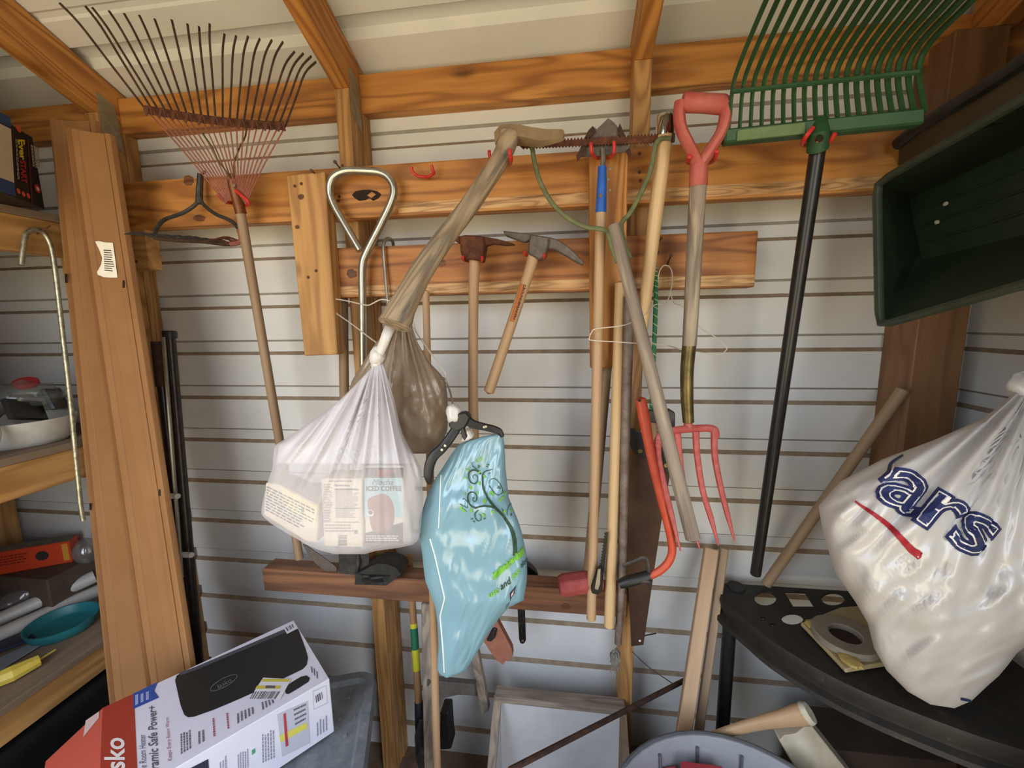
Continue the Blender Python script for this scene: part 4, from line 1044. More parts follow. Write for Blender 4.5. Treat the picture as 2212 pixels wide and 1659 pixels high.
# ---- brown bag behind
BT = [(702, 846, 890), (715, 836, 894), (740, 812, 902), (780, 786, 925), (806, 770, 950), (822, 760, 962), (850, 752, 966), (900, 750, 969), (930, 762, 966), (950, 780, 958), (968, 815, 942), (980, 860, 918)]
rows = []
for i in range(44):
    y = 702 + 278 * i / 43
    xl, xr = interp(BT, y); k = min(1, (y - 702) / 130)
    T_ = 0.010 + 0.045 * k
    if y > 940: T_ *= 1 - 0.6 * (y - 940) / 40
    rows.append(((xl, y), (xr, y), 0.335, T_))
def bfold(x, y, s):
    th = math.atan2(x - 868, max(10, y - 660))
    am = 0.007 * max(0.15, 1 - max(0, y - 780) / 130)
    v = am * (math.sin(th * 30 + 3 * nz1(th * 5, 2)) + 0.5 * math.sin(th * 63))
    # bulge of what is inside on the right
    g_ = math.exp(-((x - 918) / 42) ** 2 - ((y - 890) / 70) ** 2)
    v += 0.020 * g_ + 0.009 * nz1(x / 26, y / 26, 8) * min(1, max(0, (y - 800) / 80)) + 0.007 * (0.4 - abs(nz1((x + y * 0.6) / 18, (y - x) / 40, 2))) * min(1, max(0, (y - 780) / 80)) + 0.005 * (0.4 - abs(nz1((x - y * 0.8) / 14, (y + x) / 50, 7))) * min(1, max(0, (y - 780) / 80))
    return v
t = thing('brown_bag', 'tan brown plastic bag gathered on the wire hanger behind the white bag', 'bag', W(880, 980, 0.33))
obj('film', bag(rows, 150, 0.6, bfold), film('brown_bag_film', '#b09a82', alpha=0.85, transl=0.2, rough=0.3, wr=45, bump=0.5, gloss=0.10), t, smooth=True, auto=0)

# ---- blue bag with tree print
LT = [(938, 1066, 1086), (948, 1020, 1088), (958, 992, 1089), (985, 972, 1091), (1012, 955, 1092), (1040, 936, 1095), (1075, 921, 1099), (1124, 905, 1119), (1152, 905, 1128), (1197, 912, 1137), (1235, 916, 1139), (1256, 919, 1138), (1297, 935, 1131), (1312, 940, 1100), (1333, 943, 1080), (1372, 949, 1053), (1424, 945, 1022), (1449, 945, 1005), (1458, 952, 985), (1464, 963, 968)]
rows = []
for i in range(70):
    y = 938 + 526 * i / 69
    xl, xr = interp(LT, y); k = min(1, (y - 938) / 160)
    T_ = 0.016 + 0.036 * k
    if y > 1300: T_ *= 1 - 0.55 * (y - 1300) / 164
    rows.append(((xl, y), (xr, y), 0.42, T_))
SEAM = [(1024, 953, 953), (1090, 950, 950), (1140, 948, 948), (1163, 929, 929), (1200, 940, 940), (1270, 956, 956), (1292, 961, 961), (1330, 951, 951), (1400, 957, 957), (1450, 960, 960)]
def lfold(x, y, s):
    v = 0.006 * (0.5 - abs(nz1((x * 0.8 + y * 0.4) / 75, (y - x) / 220, 6))) + 0.004 * (0.5 - abs(nz1((x - y * 0.4) / 60, (y + x) / 200, 11))) + 0.010 * nz1(x / 55 + y / 160, y / 70 - x / 200, 4) + 0.0035 * nz1(x / 24, y / 40, 9) + 0.0045 * abs(nz1((x + y * 0.4) / 13, y / 60, 1))
    xs = interp(SEAM, y)[0]
    if x < xs and y > 1000: v -= (xs - x) * 0.00035
    return v
lg = bag(rows, 150, 0.55, lfold)
t = thing('blue_bag', 'light blue plastic bag printed with a green curling tree', 'bag', W(965, 1463, 0.42))
lf = obj('film', lg, film('blue_bag_film', '#8fb8c6', alpha=0.97, transl=0.15, rough=0.25, wr=26, bump=0.1, gloss=0.10), t, smooth=True, auto=0)
bv = bvh_of(lg)
ID = [(0, 0), (1, 0), (1, 1), (0, 1)]
def stroke(pts, ws, n=5):
    p = crom([Vector((a, b, 0)) for a, b in pts], n); w = lerps(ws, n) if len(ws) == len(pts) else [ws[0] + (ws[-1] - ws[0]) * i / (len(p) - 1) for i in range(len(p))]
    V, Fc = [], []
    for i, q in enumerate(p):
        tg = (p[min(i + 1, len(p) - 1)] - p[max(i - 1, 0)]); tg = tg.normalized() if tg.length > 1e-9 else Vector((1, 0, 0))
        nn = Vector((-tg.y, tg.x, 0)) * w[i] / 2
        V += [(q.x + nn.x, q.y + nn.y), (q.x - nn.x, q.y - nn.y)]
    for i in range(len(p) - 1): Fc.append([2 * i, 2 * i + 1, 2 * i + 3, 2 * i + 2])
    return V, Fc
def zt(l): return [(980 + a / 4.483, 960 + b / 4.483) for a, b in l]
TREE = flat('tree_dark_green', '#2f4a34'); LEAF = flat('leaf_green', '#76b83a'); LEAF2 = flat('leaf_dark', '#46603c')
strokes = [stroke(zt([(590, 1075), (592, 1000), (580, 900), (555, 810), (510, 735), (460, 670), (400, 615), (350, 550), (310, 480), (285, 400), (280, 320), (285, 280), (320, 255), (380, 242)]), [9, 1.6]),
           stroke(zt([(400, 615), (330, 600), (270, 600), (210, 612), (165, 590), (135, 540), (135, 490), (165, 462), (205, 470), (225, 505), (220, 545), (195, 555), (185, 530), (200, 510)]), [4.4, 1.2]),
           stroke(zt([(265, 290), (235, 255), (190, 245), (155, 265), (145, 310), (165, 365), (205, 380), (232, 350), (228, 310), (205, 292), (185, 310), (195, 335)]), [4.5, 1.0]),
           stroke(zt([(240, 635), (210, 665), (215, 710), (245, 738), (270, 715), (265, 680), (245, 672)]), [2.4, 1.0]),
           stroke(zt([(345, 390), (345, 350), (390, 330), (430, 355), (465, 420), (470, 465), (430, 490), (395, 470), (360, 420), (345, 390)]), [1.6, 1.6]),
           stroke(zt([(520, 690), (515, 640), (540, 580), (575, 590), (575, 620)]), [1.3, 1.0]), stroke(zt([(60, 575), (100, 595), (135, 610), (130, 560), (105, 525), (90, 535)]), [1.4, 1.0]),
           stroke(zt([(225, 235), (190, 212), (180, 182), (195, 168)]), [1.8, 1.0])]
obj('tree_print', drape(join(*strokes), ID, bv, 0.0018, 3.5), TREE, lf)
def leaf(x, y, L_, a):
    c, s = math.cos(a), math.sin(a); o_ = []
    for u, v in ((-1, 0), (-0.3, 0.42), (0.4, 0.36), (1, 0), (0.4, -0.36), (-0.3, -0.42)):
        o_.append((x + (u * c - v * s) * L_, y + (u * s + v * c) * L_))
    return o_, [[0, 1, 2, 3, 4, 5]]
rl = random.Random(3)
lv = [(225, 155), (262, 140), (135, 245), (152, 225), (120, 325), (165, 415), (250, 375), (300, 310), (298, 545), (306, 560), (380, 650), (485, 650), (550, 640), (375, 480), (445, 540), (468, 515), (490, 470), (75, 610), (95, 630), (110, 640), (170, 635), (290, 680), (110, 475), (230, 470), (250, 265), (360, 470)]
obj('leaf_print', drape(join(*[leaf(*zt([q])[0], rl.uniform(3.6, 5.6), rl.uniform(0.4, 2.6)) for q in lv]), ID, bv, 0.002, 3), LEAF, lf)
dk = [(180, 715), (200, 740), (300, 712), (552, 680), (245, 205), (240, 215), (435, 405), (430, 420), (445, 425), (325, 215), (345, 280), (335, 195), (190, 520), (470, 630)]
obj('leaf_print', drape(join(*[leaf(*zt([q])[0], rl.uniform(2.4, 3.8), rl.uniform(0.2, 2.9)) for q in dk]), ID, bv, 0.002, 3), LEAF2, lf)
gs = []
for i in range(110):
    u = rl.random(); x = 385 + 285 * u; y = 1295 - 245 * u + rl.uniform(-18, 18)
    gs.append(stroke(zt([(x, y), (x + rl.uniform(-8, 14), y - rl.uniform(15, 32)), (x + rl.uniform(-18, 30), y - rl.uniform(38, 70))]), [2.6, 0.4], 2))
obj('grass_print', drape(join(*gs), ID, bv, 0.002, 4), LEAF, lf)
def word(s, q, mat, bold=0.02): obj('lettering', drape(text2d(s, bold), zt(q), bv, 0.0018, 0.1), mat, lf)
word('use', [(338, 1440), (432, 1383), (440, 1424), (350, 1488)], LEAF)
word('and', [(446, 1345), (540, 1278), (552, 1342), (458, 1410)], TREE)
word('reuse', [(560, 1268), (632, 1190), (640, 1232), (568, 1322)], LEAF)
word('alot', [(640, 1148), (704, 1080), (708, 1138), (650, 1196)], TREE, 0.01)
obj('logo_print', drape(SQ, zt([(540, 1440), (604, 1360), (585, 1440), (545, 1515)]), bv, 0.0013, 0.3), flat('logo_dark', '#3c3238'), lf)
obj('logo_print', drape(SQ, zt([(552, 1445), (582, 1410), (575, 1440), (553, 1480)]), bv, 0.0017, 0.3), flat('logo_pink', '#d9b8b4'), lf)
obj('logo_print', drape(bars2d(4, 8), zt([(510, 1545), (545, 1515), (520, 1570), (500, 1600)]), bv, 0.0013, 0.3), flat('logo_dark', '#3c3238'), lf)
# white welt along the side seam
sp = []
for y in range(1163, 1452, 6):
    x = interp(SEAM, y)[0]
    h_ = bv.ray_cast(CAM, ray(x, y).normalized())[0]
    if h_: sp.append(h_ + Vector((0, -0.001, 0)))
obj('side_seam', tube(sp, 0.0015, 6), flat('seam_white', '#e8ece6'), lf, smooth=True)
sp = []
for y in range(1026, 1142, 6):
    h_ = bv.ray_cast(CAM, ray(interp(SEAM, y)[0], y).normalized())[0]
    if h_: sp.append(h_ + Vector((0, -0.001, 0)))
obj('side_seam', tube(sp, 0.0012, 6), MATS['seam_white'], lf, smooth=True)

# ---- black plastic clip hanger
t = thing('plastic_hanger', 'black plastic clip hanger carrying the light blue bag', 'hanger', W(995, 930, 0.44))
obj('centre_block', plate([(967, 902), (985, 893), (1007, 890), (1016, 902), (1010, 916), (1003, 927), (985, 934), (970, 925)], 0.475, 0.016), M_BLACKP, t, bevel=0.003)
obj('arm', tube(crom(PX([(1003, 903, 0.468), (1022, 916, 0.466), (1045, 922, 0.464), (1066, 927, 0.462), (1079, 933, 0.462), (1086, 944, 0.462)]), 4), lerps([0.0085, 0.0080, 0.0068, 0.0068, 0.0062, 0.003], 4), 8, flat=0.55, up=(0, -1, 0)), M_BLACKP, t, smooth=True)
obj('arm', tube(crom(PX([(988, 922, 0.468), (973, 945, 0.474), (955, 968, 0.48), (937, 985, 0.485), (928, 1005, 0.487), (925, 1028, 0.487), (927, 1046, 0.486)]), 4), lerps([0.0080, 0.0085, 0.0085, 0.0090, 0.0092, 0.0085, 0.003], 4), 8, flat=0.6, up=(0, -1, 0)), M_BLACKP, t, smooth=True)
for q in ((962, 962, 0.488), (955, 971, 0.49), (1046, 922, 0.471), (1050, 921, 0.471)): obj('clip_stud', disc(W(*q), FN, 0.0022, 8, 0.002), M_STEEL, t)
obj('clip', plate([(995, 926), (1002, 924), (1008, 945), (1003, 952), (997, 944)], 0.478, 0.008), M_BLACKP, t, bevel=0.001)
obj('hook', tube(crom(PX([(983, 895, 0.468), (982, 885, 0.46), (978, 870, 0.43), (972, 845, 0.385), (964, 826, 0.365), (957, 816, 0.372), (952, 822, 0.384)]), 4), 0.0019, 6), M_STEEL, t, smooth=True)
tag(obj('white_scrap', lump(W(980, 893, 0.466), 0.0135, 0.012, 0.016, 9.0, 0.4), M_WBAG2, smooth=True, auto=0), 'bunched white plastic scrap on top of the black hanger', 'plastic scrap')
tag(obj('white_sleeve', plate([(1000, 932), (1012, 928), (1022, 946), (1010, 952), (992, 956)], 0.452, 0.02), M_WBAG2, bevel=0.003), 'small white plastic sleeve inside the top of the blue bag', 'plastic sleeve')

# ---- big white shopping bag at the right
SR = [((2192, 846), (2240, 872), 0.40, 0.012), ((2165, 872), (2268, 925), 0.405, 0.035), ((2120, 906), (2290, 985), 0.41, 0.055), ((2016, 951), (2320, 1075), 0.415, 0.075), ((1906, 992), (2335, 1170), 0.42, 0.09), ((1815, 1040), (2330, 1250), 0.42, 0.10), ((1768, 1093), (2310, 1320), 0.42, 0.105), ((1775, 1135), (2285, 1348), 0.42, 0.107), ((1785, 1175), (2260, 1368), 0.42, 0.107), ((1806, 1240), (2222, 1392), 0.42, 0.104), ((1847, 1299), (2196, 1412), 0.418, 0.096), ((1874, 1345), (2178, 1436), 0.416, 0.086), ((1888, 1400), (2158, 1460), 0.414, 0.074), ((1915, 1448), (2135, 1480), 0.412, 0.058), ((1961, 1494), (2099, 1514), 0.41, 0.036), ((2010, 1522), (2062, 1530), 0.41, 0.012)]
rows = []
for i in range(len(SR) - 1):
    for s in range(5):
        k = s / 5; a, b = SR[i], SR[i + 1]
        rows.append(tuple(tuple(p + (q - p) * k for p, q in zip(a[j], b[j])) if j < 2 else a[j] + (b[j] - a[j]) * k for j in range(4)))
rows.append(SR[-1])
def sfold(x, y, s):
    # creases fan out from the tied top at the right
    th = math.atan2(2255 - x, max(20, y - 800)); r_ = math.hypot(x - 2255, y - 820)
    am = 0.010 * min(1, r_ / 150) * max(0.25, 1 - max(0, r_ - 250) / 420)
    v = am * (math.sin(th * 22 + 4 * nz1(th * 4, 3)) + 0.6 * math.sin(th * 47 + 5 * nz1(th * 7, 8)))
    q = min(1, max(0, (r_ - 250) / 200))
    v += q * (0.012 * nz1((x + y * 0.9) / 60, (y - x * 0.6) / 150, 2) + 0.016 * (0.4 - abs(nz1((x * 0.75 + y) / 52, (y - x * 0.75) / 170, 5))) + 0.010 * (0.4 - abs(nz1((x * 0.5 + y) / 30, (y - x * 0.9) / 110, 12))))
    return v
sg = bag(rows, 170, 0.62, sfold)
t = thing('shopping_bag', 'large white plastic shopping bag with navy letters hanging at the right', 'bag', W(2036, 1530, 0.41))
sf = obj('film', sg, film('shopping_bag_film', '#d8d3cd', alpha=0.96, transl=0.25, rough=0.3, wr=22, bump=0.2, gloss=0.08), t, smooth=True, auto=0)
bv = bvh_of(sg)
NAVY = flat('navy_ink', '#232b58'); WHT = flat('white_ink', '#e4ded6')
sq_ = [(1943, 998), (2171, 1137), (2110, 1214), (1878, 1072)]
for bo_, li_, ma_ in ((0.045, 0.0016, NAVY), (0.008, 0.0024, WHT), (-0.010, 0.0032, NAVY)):
    obj('lettering', drape(text2d('ars', bo_, 1.0, 0, 0.045), sq_, bv, li_, 0.02), ma_, sf)
obj('lettering', drape(stroke([(1900, 1040), (1920, 1022), (1926, 1002), (1952, 984)], [11, 4]), ID, bv, 0.0015, 6), NAVY, sf)
obj('lettering', drape(stroke([(1912, 1034), (1928, 1020), (1934, 1004)], [3, 2]), ID, bv, 0.0021, 6), WHT, sf)
obj('stripe_print', drape(stroke([(1848, 1084), (1890, 1112), (1930, 1145), (1962, 1180), (1990, 1202)], [4, 9, 12, 15, 17]), ID, bv, 0.0015, 7), flat('stripe_red', '#9b1f2a'), sf)
obj('corner_print', drape(stroke([(2074, 1508), (2092, 1512), (2098, 1516)], [5, 4]), ID, bv, 0.0015, 7), NAVY, sf)
obj('tied_top', lump(W(2222, 842, 0.40), 0.025, 0.02, 0.03, 4.0, 0.4), MATS['shopping_bag_film'], t, smooth=True, auto=0)
# ================================================================ left side: shelves, leaning stock
XS = -1.345
t = thing('shelf_unit', 'rough wooden shelf unit of three decks at the left', 'shelf', Vector((XS - 0.3, -0.9, 0)))
SZ = [0.503, 1.096, 1.702]
for z, hgt in zip(SZ, (0.076, 0.087, 0.088)):
    obj('deck', box((XL + 0.02, YF + 0.15, z), (XS + 0.004, -0.015, z + 0.019)), M_SHELF, t, axis=(0, 1, 0), bevel=0.001)
    obj('front_rail', box((XS - 0.038, YF + 0.15, z - hgt), (XS, -0.015, z)), M_PINE2, t, axis=(0, 1, 0), bevel=0.002)
for y in (YF + 0.2, -0.06):
    for x in (XL + 0.05, XS - 0.08):
        obj('leg', box((x - 0.019, y - 0.04, 0), (x + 0.019, y + 0.04, 1.70)), M_PINE2, t, axis=(0, 0, 1))
nl = WX(94, 492, XS)
obj('nail', tube([WX(80, 505, XS) - Vector((0.02, 0, 0)), WX(80, 505, XS), WX(108, 488, XS + 0.045)], 0.002, 6), MATS['rusty_nail'], t)
def WXl(l, X): return [WX(a, b, X) for a, b in l]
cane = [(46, 573), (50, 540), (54, 512), (61, 501), (76, 496), (94, 503), (107, 525), (114, 552), (121, 600), (135, 720), (150, 850), (164, 990), (174, 1090), (180, 1124)]
tag(obj('steel_rod', tube(crom(WXl(cane, XS + 0.014), 5), 0.0058, 10), plain('worn_plated_rod', '#8f8a72', '#c9c2a8', rough=0.4, metal=0.8, scale=90, bump=0.15), smooth=True), 'cane-shaped metal rod hooked on a nail in the top shelf', 'rod')
# ---- battery charger box on the top shelf
zs = SZ[2] + 0.0195
Rb, Lb = WZ(97, 452, zs), WZ(0, 414, zs)
ed = (Lb - Rb).normalized(); far = Rb + ed * 0.26
hB = RP(88, 295, Rb, (0, 1, 0)).z - zs
nb = Vector((ed.y, -ed.x, 0)); nb = nb if nb.dot(CAM - Rb) > 0 else -nb
poly = [Rb, far, far - nb * 0.13, Rb - nb * 0.13]
cb_ = tag(obj('charger_box', prism(poly, (0, 0, hB)), flat('box_black', '#15110f', rough=0.5), bevel=0.001), 'black retail box with yellow and red lettering on the top shelf', 'box')
def zc(l): return [RP(a * 0.2532, 200 + b * 0.2532, Rb, nb) for a, b in l]
def cpr(geo, q, mat, lift=0.0008, name='print'): obj(name, on_plane(geo, zc(q), nb, lift), mat, cb_)
cpr(SQ, [(-150, 80), (85, 215), (90, 300), (-150, 190)], flat('box_blue', '#274a7c'))
cpr(SQ, [(-150, 190), (90, 310), (118, 770), (-150, 670)], flat('box_white', '#c9c0aa'))
cpr(SQ, [(-150, 670), (120, 770), (132, 885), (-150, 800)], flat('box_blue', '#274a7c'))
cpr(text2d('Ever', 0.035), [(205, 402), (212, 575), (165, 575), (145, 398)], flat('box_yellow', '#d8c132'), 0.0012, 'lettering')
cpr(text2d('START', 0.035), [(213, 580), (226, 775), (178, 768), (163, 575)], flat('box_red', '#b0202a'), 0.0012, 'lettering')
cpr(lines2d(2, 3, 0.6, 0.05), [(140, 400), (160, 740), (140, 735), (122, 390)], flat('box_grey', '#a8a294'), 0.0012, 'lettering')
cpr(lines2d(3, 6, 0.75, 0.1), [(322, 470), (335, 640), (270, 640), (250, 440)], MATS['box_grey'], 0.0012, 'lettering')
cpr(SQ, [(228, 400), (240, 400), (275, 940), (262, 940)], flat('box_maroon', '#5a1a20'), 0.001)
def cdisc(x, y, r, mat, l=0.001): obj('print', disc(zc([(x, y)])[0] + nb * l, nb, r, 14, 0.0004), mat, cb_)
cdisc(152, 305, 0.0085, flat('box_orange', '#c8553a')); cdisc(152, 840, 0.006, MATS['box_orange']); cdisc(195, 865, 0.006, MATS['box_orange']); cdisc(237, 880, 0.006, MATS['box_orange'])
cdisc(315, 820, 0.0105, flat('box_red', '#b0202a')); cdisc(315, 820, 0.005, MATS['box_white'], 0.0016)
# ---- brown sheet-metal trims leaning on the wall
M_BROWN = plain('brown_coated_metal', '#8c633c', '#956b44', rough=0.5, scale=8, bump=0.03, spec=0.4)
def to_floor(a, b): return a + (b - a) * ((0 - a.z) / (b.z - a.z))
def strip(L0, L1, R0, R1, prof, th=0.003):
    n = (L1 - L0).cross(R0 - L0).normalized()
    if n.dot(CAM - L0) < 0: n = -n
    rings = []
    for s in (0, 1):
        a, b = (L0, R0) if s == 0 else (L1, R1)
        fr_ = [a.lerp(b, u) + n * o_ for u, o_ in prof]; bk = [a.lerp(b, u) + n * (o_ - th) for u, o_ in prof]
        rings.append(fr_ + bk[::-1])
    return skin(rings)
PROF = [(0.0, -0.004), (0.0, 0.006), (0.05, 0.008), (0.07, 0.0), (0.20, 0.0), (0.215, -0.003), (0.66, -0.003), (0.675, 0.0), (0.80, 0.0), (0.815, -0.010), (0.85, -0.010), (0.865, 0.005), (0.98, 0.005), (1.0, -0.004)]
a0, a1 = W(112, 258, 0.17), W(238, 1480, 0.345); b0, b1 = W(212, 262, 0.165), W(352, 1460, 0.34)
p1 = tag(obj('trim_panel', strip(a0, to_floor(a0, a1), b0, to_floor(b0, b1), PROF), M_BROWN), 'brown metal trim length leaning at the left, the rear one beside the shelves', 'trim panel')
a0, a1 = W(147, 276, 0.232), W(318, 1470, 0.385); b0, b1 = W(244, 292, 0.232), W(416, 1425, 0.385)
p2 = obj('trim_panel', strip(a0, to_floor(a0, a1), b0, to_floor(b0, b1), PROF), M_BROWN)
tag(p2, 'brown metal trim length with a torn paper label leaning in front', 'trim panel')
n2 = (to_floor(a0, a1) - a0).cross(b0 - a0).normalized(); n2 = n2 if n2.dot(CAM - a0) > 0 else -n2
pq = [(207, 522), (215, 521), (228, 524), (245, 525), (250, 560), (255, 600), (240, 600), (226, 599), (213, 594), (211, 588), (220, 572), (222, 558), (217, 542)]
lab = [RP(a, b, a0, n2) + n2 * 0.0015 for a, b in pq]
lo_ = obj('paper_label', prism(lab, -n2 * 0.0008), plain('torn_paper', '#e6ddc8', '#efe8d8', rough=0.8, scale=60), p2)
obj('label_print', on_plane(lines2d(10, 4, 0.4), [RP(a, b, a0, n2) for a, b in ((226, 540), (244, 541), (251, 590), (228, 588))], n2, 0.0022), INK, lo_)
for p_, a_, q in ((p1, W(112, 258, 0.17), (153, 594, 157, 613)), (p2, a0, (277, 608, 281, 624)), (p2, a0, (354, 1054, 358, 1068)), (p1, W(112, 258, 0.17), (205, 1084, 209, 1098))):
    nn = n2
    qq = [RP(x_, y_, a_, nn) + nn * 0.012 for x_, y_ in ((q[0], q[1]), (q[2], q[1]), (q[2], q[3]), (q[0], q[3]))]
    obj('slot', prism(qq, nn * 0.001), M_BLACKM, p_)
# ---- dark rods standing behind them
M_ROD = plain('dark_bronze_rod', '#2a2320', '#3a322d', rough=0.35, metal=0.5, scale=50, bump=0.05)
def rod(pts, r, label, sleeve=None, cap=False):
    a, b = W(*pts[0]), W(*pts[1]); b = to_floor(a, b)
    t_ = thing('bronze_rod', label, 'rod', b)
    obj('shaft', tube(straight(a, b, 3), r, 10), M_ROD, t_, smooth=True)
    if sleeve: obj('sleeve', tube(straight(a, a.lerp(b, sleeve), 2), r * 1.25, 10), M_RUSTD, t_, smooth=True)
    if cap: obj('cap', tube([a + (a - b).normalized() * 0.004, a, a + (b - a).normalized() * 0.016], [r * 1.25, r * 1.35, r * 1.3], 10), M_BLACKP, t_, smooth=True)
    return t_
rod([(340, 738, 0.13), (415, 1420, 0.20)], 0.0125, 'dark bronze rod with a rusty sleeve next to the brown trims', sleeve=0.09)
r2 = rod([(366, 718, 0.135), (427, 1420, 0.205)], 0.0130, 'dark bronze rod with a black end cap, the rightmost of the bundle', cap=True)
r3 = thing('thin_rod', 'thin bright steel rod taped between the dark bronze rods', 'rod', W(393, 1250, 0.2))
obj('shaft', tube(PX([(353, 728, 0.155), (393, 1248, 0.215)]), 0.0048, 8), M_STEEL, r3, smooth=True)
for q in ((372, 1073), (402, 1200)): obj('tape_band', tube(PX([(q[0] - 12, q[1] - 2, 0.205), (q[0] + 12, q[1] - 1, 0.222)]), 0.0075, 8), plain('clear_tape', '#b5b2a6', rough=0.3), r3, smooth=True)

# ---- things on the middle shelf
zm = SZ[1] + 0.0195
def oval(c, rx, ry, z, n=28, rot=0.0): return [Vector((c[0] + rx * math.cos(a) * math.cos(rot) - ry * math.sin(a) * math.sin(rot), c[1] + rx * math.cos(a) * math.sin(rot) + ry * math.sin(a) * math.cos(rot), z)) for a in [2 * math.pi * k / n for k in range(n)]]
tc_ = Vector((-1.48, -0.235, zm))
t = thing('white_tub', 'shallow white tub of packets on the middle shelf', 'tub', tc_)
M_TUB = plain('worn_white_plastic', '#c9c5bc', '#b5afa4', rough=0.5, scale=18, bump=0.1)
obj('tub', skin([oval(tc_, 0.088, 0.088, zm), oval(tc_, 0.10, 0.10, zm + 0.012), oval(tc_, 0.112, 0.112, zm + 0.068), oval(tc_, 0.108, 0.108, zm + 0.068), oval(tc_, 0.094, 0.094, zm + 0.010), oval(tc_, 0.08, 0.08, zm + 0.008)]), M_TUB, t, smooth=True)
def packet(c, ax, up, w, h, th, mat, label, lines=True):
    c, ax, up = Vector(c), Vector(ax).normalized(), Vector(up).normalized(); nn = ax.cross(up)
    q = [c - ax * w / 2 + up * h / 2, c + ax * w / 2 + up * h / 2, c + ax * w / 2 - up * h / 2, c - ax * w / 2 - up * h / 2]
    o_ = tag(obj('packet', prism([p + nn * th / 2 for p in q], -nn * th), mat, bevel=0.002), label, 'packet')
    if lines: obj('print', on_plane(lines2d(5, int(w * 999), 0.5), [bil(q, *s) for s in ((0.12, 0.15), (0.88, 0.15), (0.88, 0.8), (0.12, 0.8))], nn, th / 2 + 0.0006), flat('print_white', '#d5d0c6'), o_)
    return o_
M_PKB = flat('packet_black', '#1b1a1c', rough=0.35)
packet(tc_ + Vector((0.075, -0.03, 0.098)), (0.3, -0.9, 0.25), (-0.4, 0.1, 0.9), 0.10, 0.055, 0.012, M_PKB, 'black printed packet leaning at the front of the white tub')
packet(tc_ + Vector((0.05, 0.055, 0.112)), (0.5, -0.8, 0.1), (-0.3, -0.05, 0.9), 0.07, 0.06, 0.012, flat('packet_dark', '#24252a', rough=0.35), 'dark packet with white strip at the back of the white tub')
packet(tc_ + Vector((-0.03, -0.02, 0.095)), (0.6, -0.7, -0.2), (-0.2, 0.5, 0.8), 0.10, 0.07, 0.015, plain('packet_grey', '#4c4a45', '#6d6a62', rough=0.4), 'grey packet lying on the left in the white tub', False)
tag(obj('red_tin', disc(tc_ + Vector((0.0, 0.03, 0.155)), (0.3, -0.3, 0.9), 0.026, 18, 0.012), flat('cap_red', '#a02a2a'), bevel=0.002), 'flat red round tin on top of the white tub', 'tin')
tag(obj('clear_wrap', lump(tc_ + Vector((0.01, 0.0, 0.125)), 0.085, 0.085, 0.040, 7.0, 0.35), film('clear_film', '#d6d8d2', alpha=0.16, rough=0.15, transl=0.3, wr=30, bump=0.5, gloss=0.3), smooth=True, auto=0), 'crumpled clear wrap over the packets in the white tub', 'plastic wrap')
hc = Vector((-1.40, -0.395, zm + 0.075))
hp_ = [hc + Vector((0.012 * math.sin(a * 2), -0.060 * math.cos(a), 0.068 * math.sin(a))) + Vector((0.006 * (a / 6.28), 0, 0)) for a in [0.25 * k for k in range(52)]]
tag(obj('hose_coil', tube(hp_, 0.0062, 8), film('clear_hose', '#c9c8ba', alpha=0.55, rough=0.15, transl=0.4, gloss=0.3), smooth=True), 'coil of clear hose at the front of the middle shelf', 'hose')
# ---- things on the lower shelf
zl = SZ[0] + 0.0195
M_OBOX = flat('orange_box_card', '#c4401f', rough=0.45)
oz = 0.65
f0, f1 = WZ(10, 1240, oz), WZ(157, 1214, oz)
ov = (f1 - f0); ln_ = ov.length; ov.normalize(); on_ = Vector((ov.y, -ov.x, 0)); on_ = on_ if on_.dot(CAM - f0) > 0 else -on_
f0 = f1 - ov * 0.30
poly = [Vector((p.x, p.y, oz)) for p in (f1, f0, f0 - on_ * 0.05, f1 - on_ * 0.05)]
ob_ = obj('orange_box', prism(poly, (0, 0, 0.075)), M_OBOX, bevel=0.001)
tag(ob_, 'bright orange retail box on the lower shelf', 'box')
tp = [Vector((p.x, p.y, oz + 0.0758)) for p in (f1, f0, f0 - on_ * 0.05, f1 - on_ * 0.05)]
obj('top_print', (tp, [[0, 1, 2, 3]]), plain('box_top_grey', '#6b5f52', '#7d7062', rough=0.7, scale=30), ob_)
qd = [Vector((p.x, p.y, z)) + on_ * 0.0008 for p, z in ((f1 - ov * 0.02, oz + 0.068), (f1 - ov * 0.005, oz + 0.068), (f1 - ov * 0.005, oz + 0.01), (f1 - ov * 0.02, oz + 0.01))]
obj('end_print', (qd, [[0, 1, 2, 3]]), flat('print_amber', '#c98a2a'), ob_)
qd = [Vector((p.x, p.y, z)) for p, z in ((f1 - ov * 0.20, oz + 0.06), (f1 - ov * 0.10, oz + 0.06), (f1 - ov * 0.10, oz + 0.025), (f1 - ov * 0.20, oz + 0.025))]
obj('print', on_plane(lines2d(4, 8, 0.5), qd, on_, 0.0008), flat('print_dkred', '#7a1d10'), ob_)
obj('picture', disc((f1 - ov * 0.07) * 1.0 + Vector((0, 0, oz + 0.04 - f1.z)) + on_ * 0.0008, on_, 0.016, 14, 0.0004), flat('print_dark', '#2a2422'), ob_)
tag(obj('support_stack', box((-1.90, -0.17, zl), (-1.60, -0.03, oz - 0.001)), plain('dark_carton', '#4b3c30', '#5c4a3b', rough=0.8, scale=20), bevel=0.004), 'dark carton under the orange box on the lower shelf', 'carton')
tag(obj('clear_bag', lump(WZ(80, 1268, zl + 0.058) , 0.06, 0.10, 0.04, 3.0, 0.4), film('clear_bag_film', '#bdb6b4', alpha=0.4, rough=0.15, transl=0.3, wr=24, bump=0.6, gloss=0.3), smooth=True, auto=0), 'crumpled clear plastic bag in front of the orange box', 'bag')
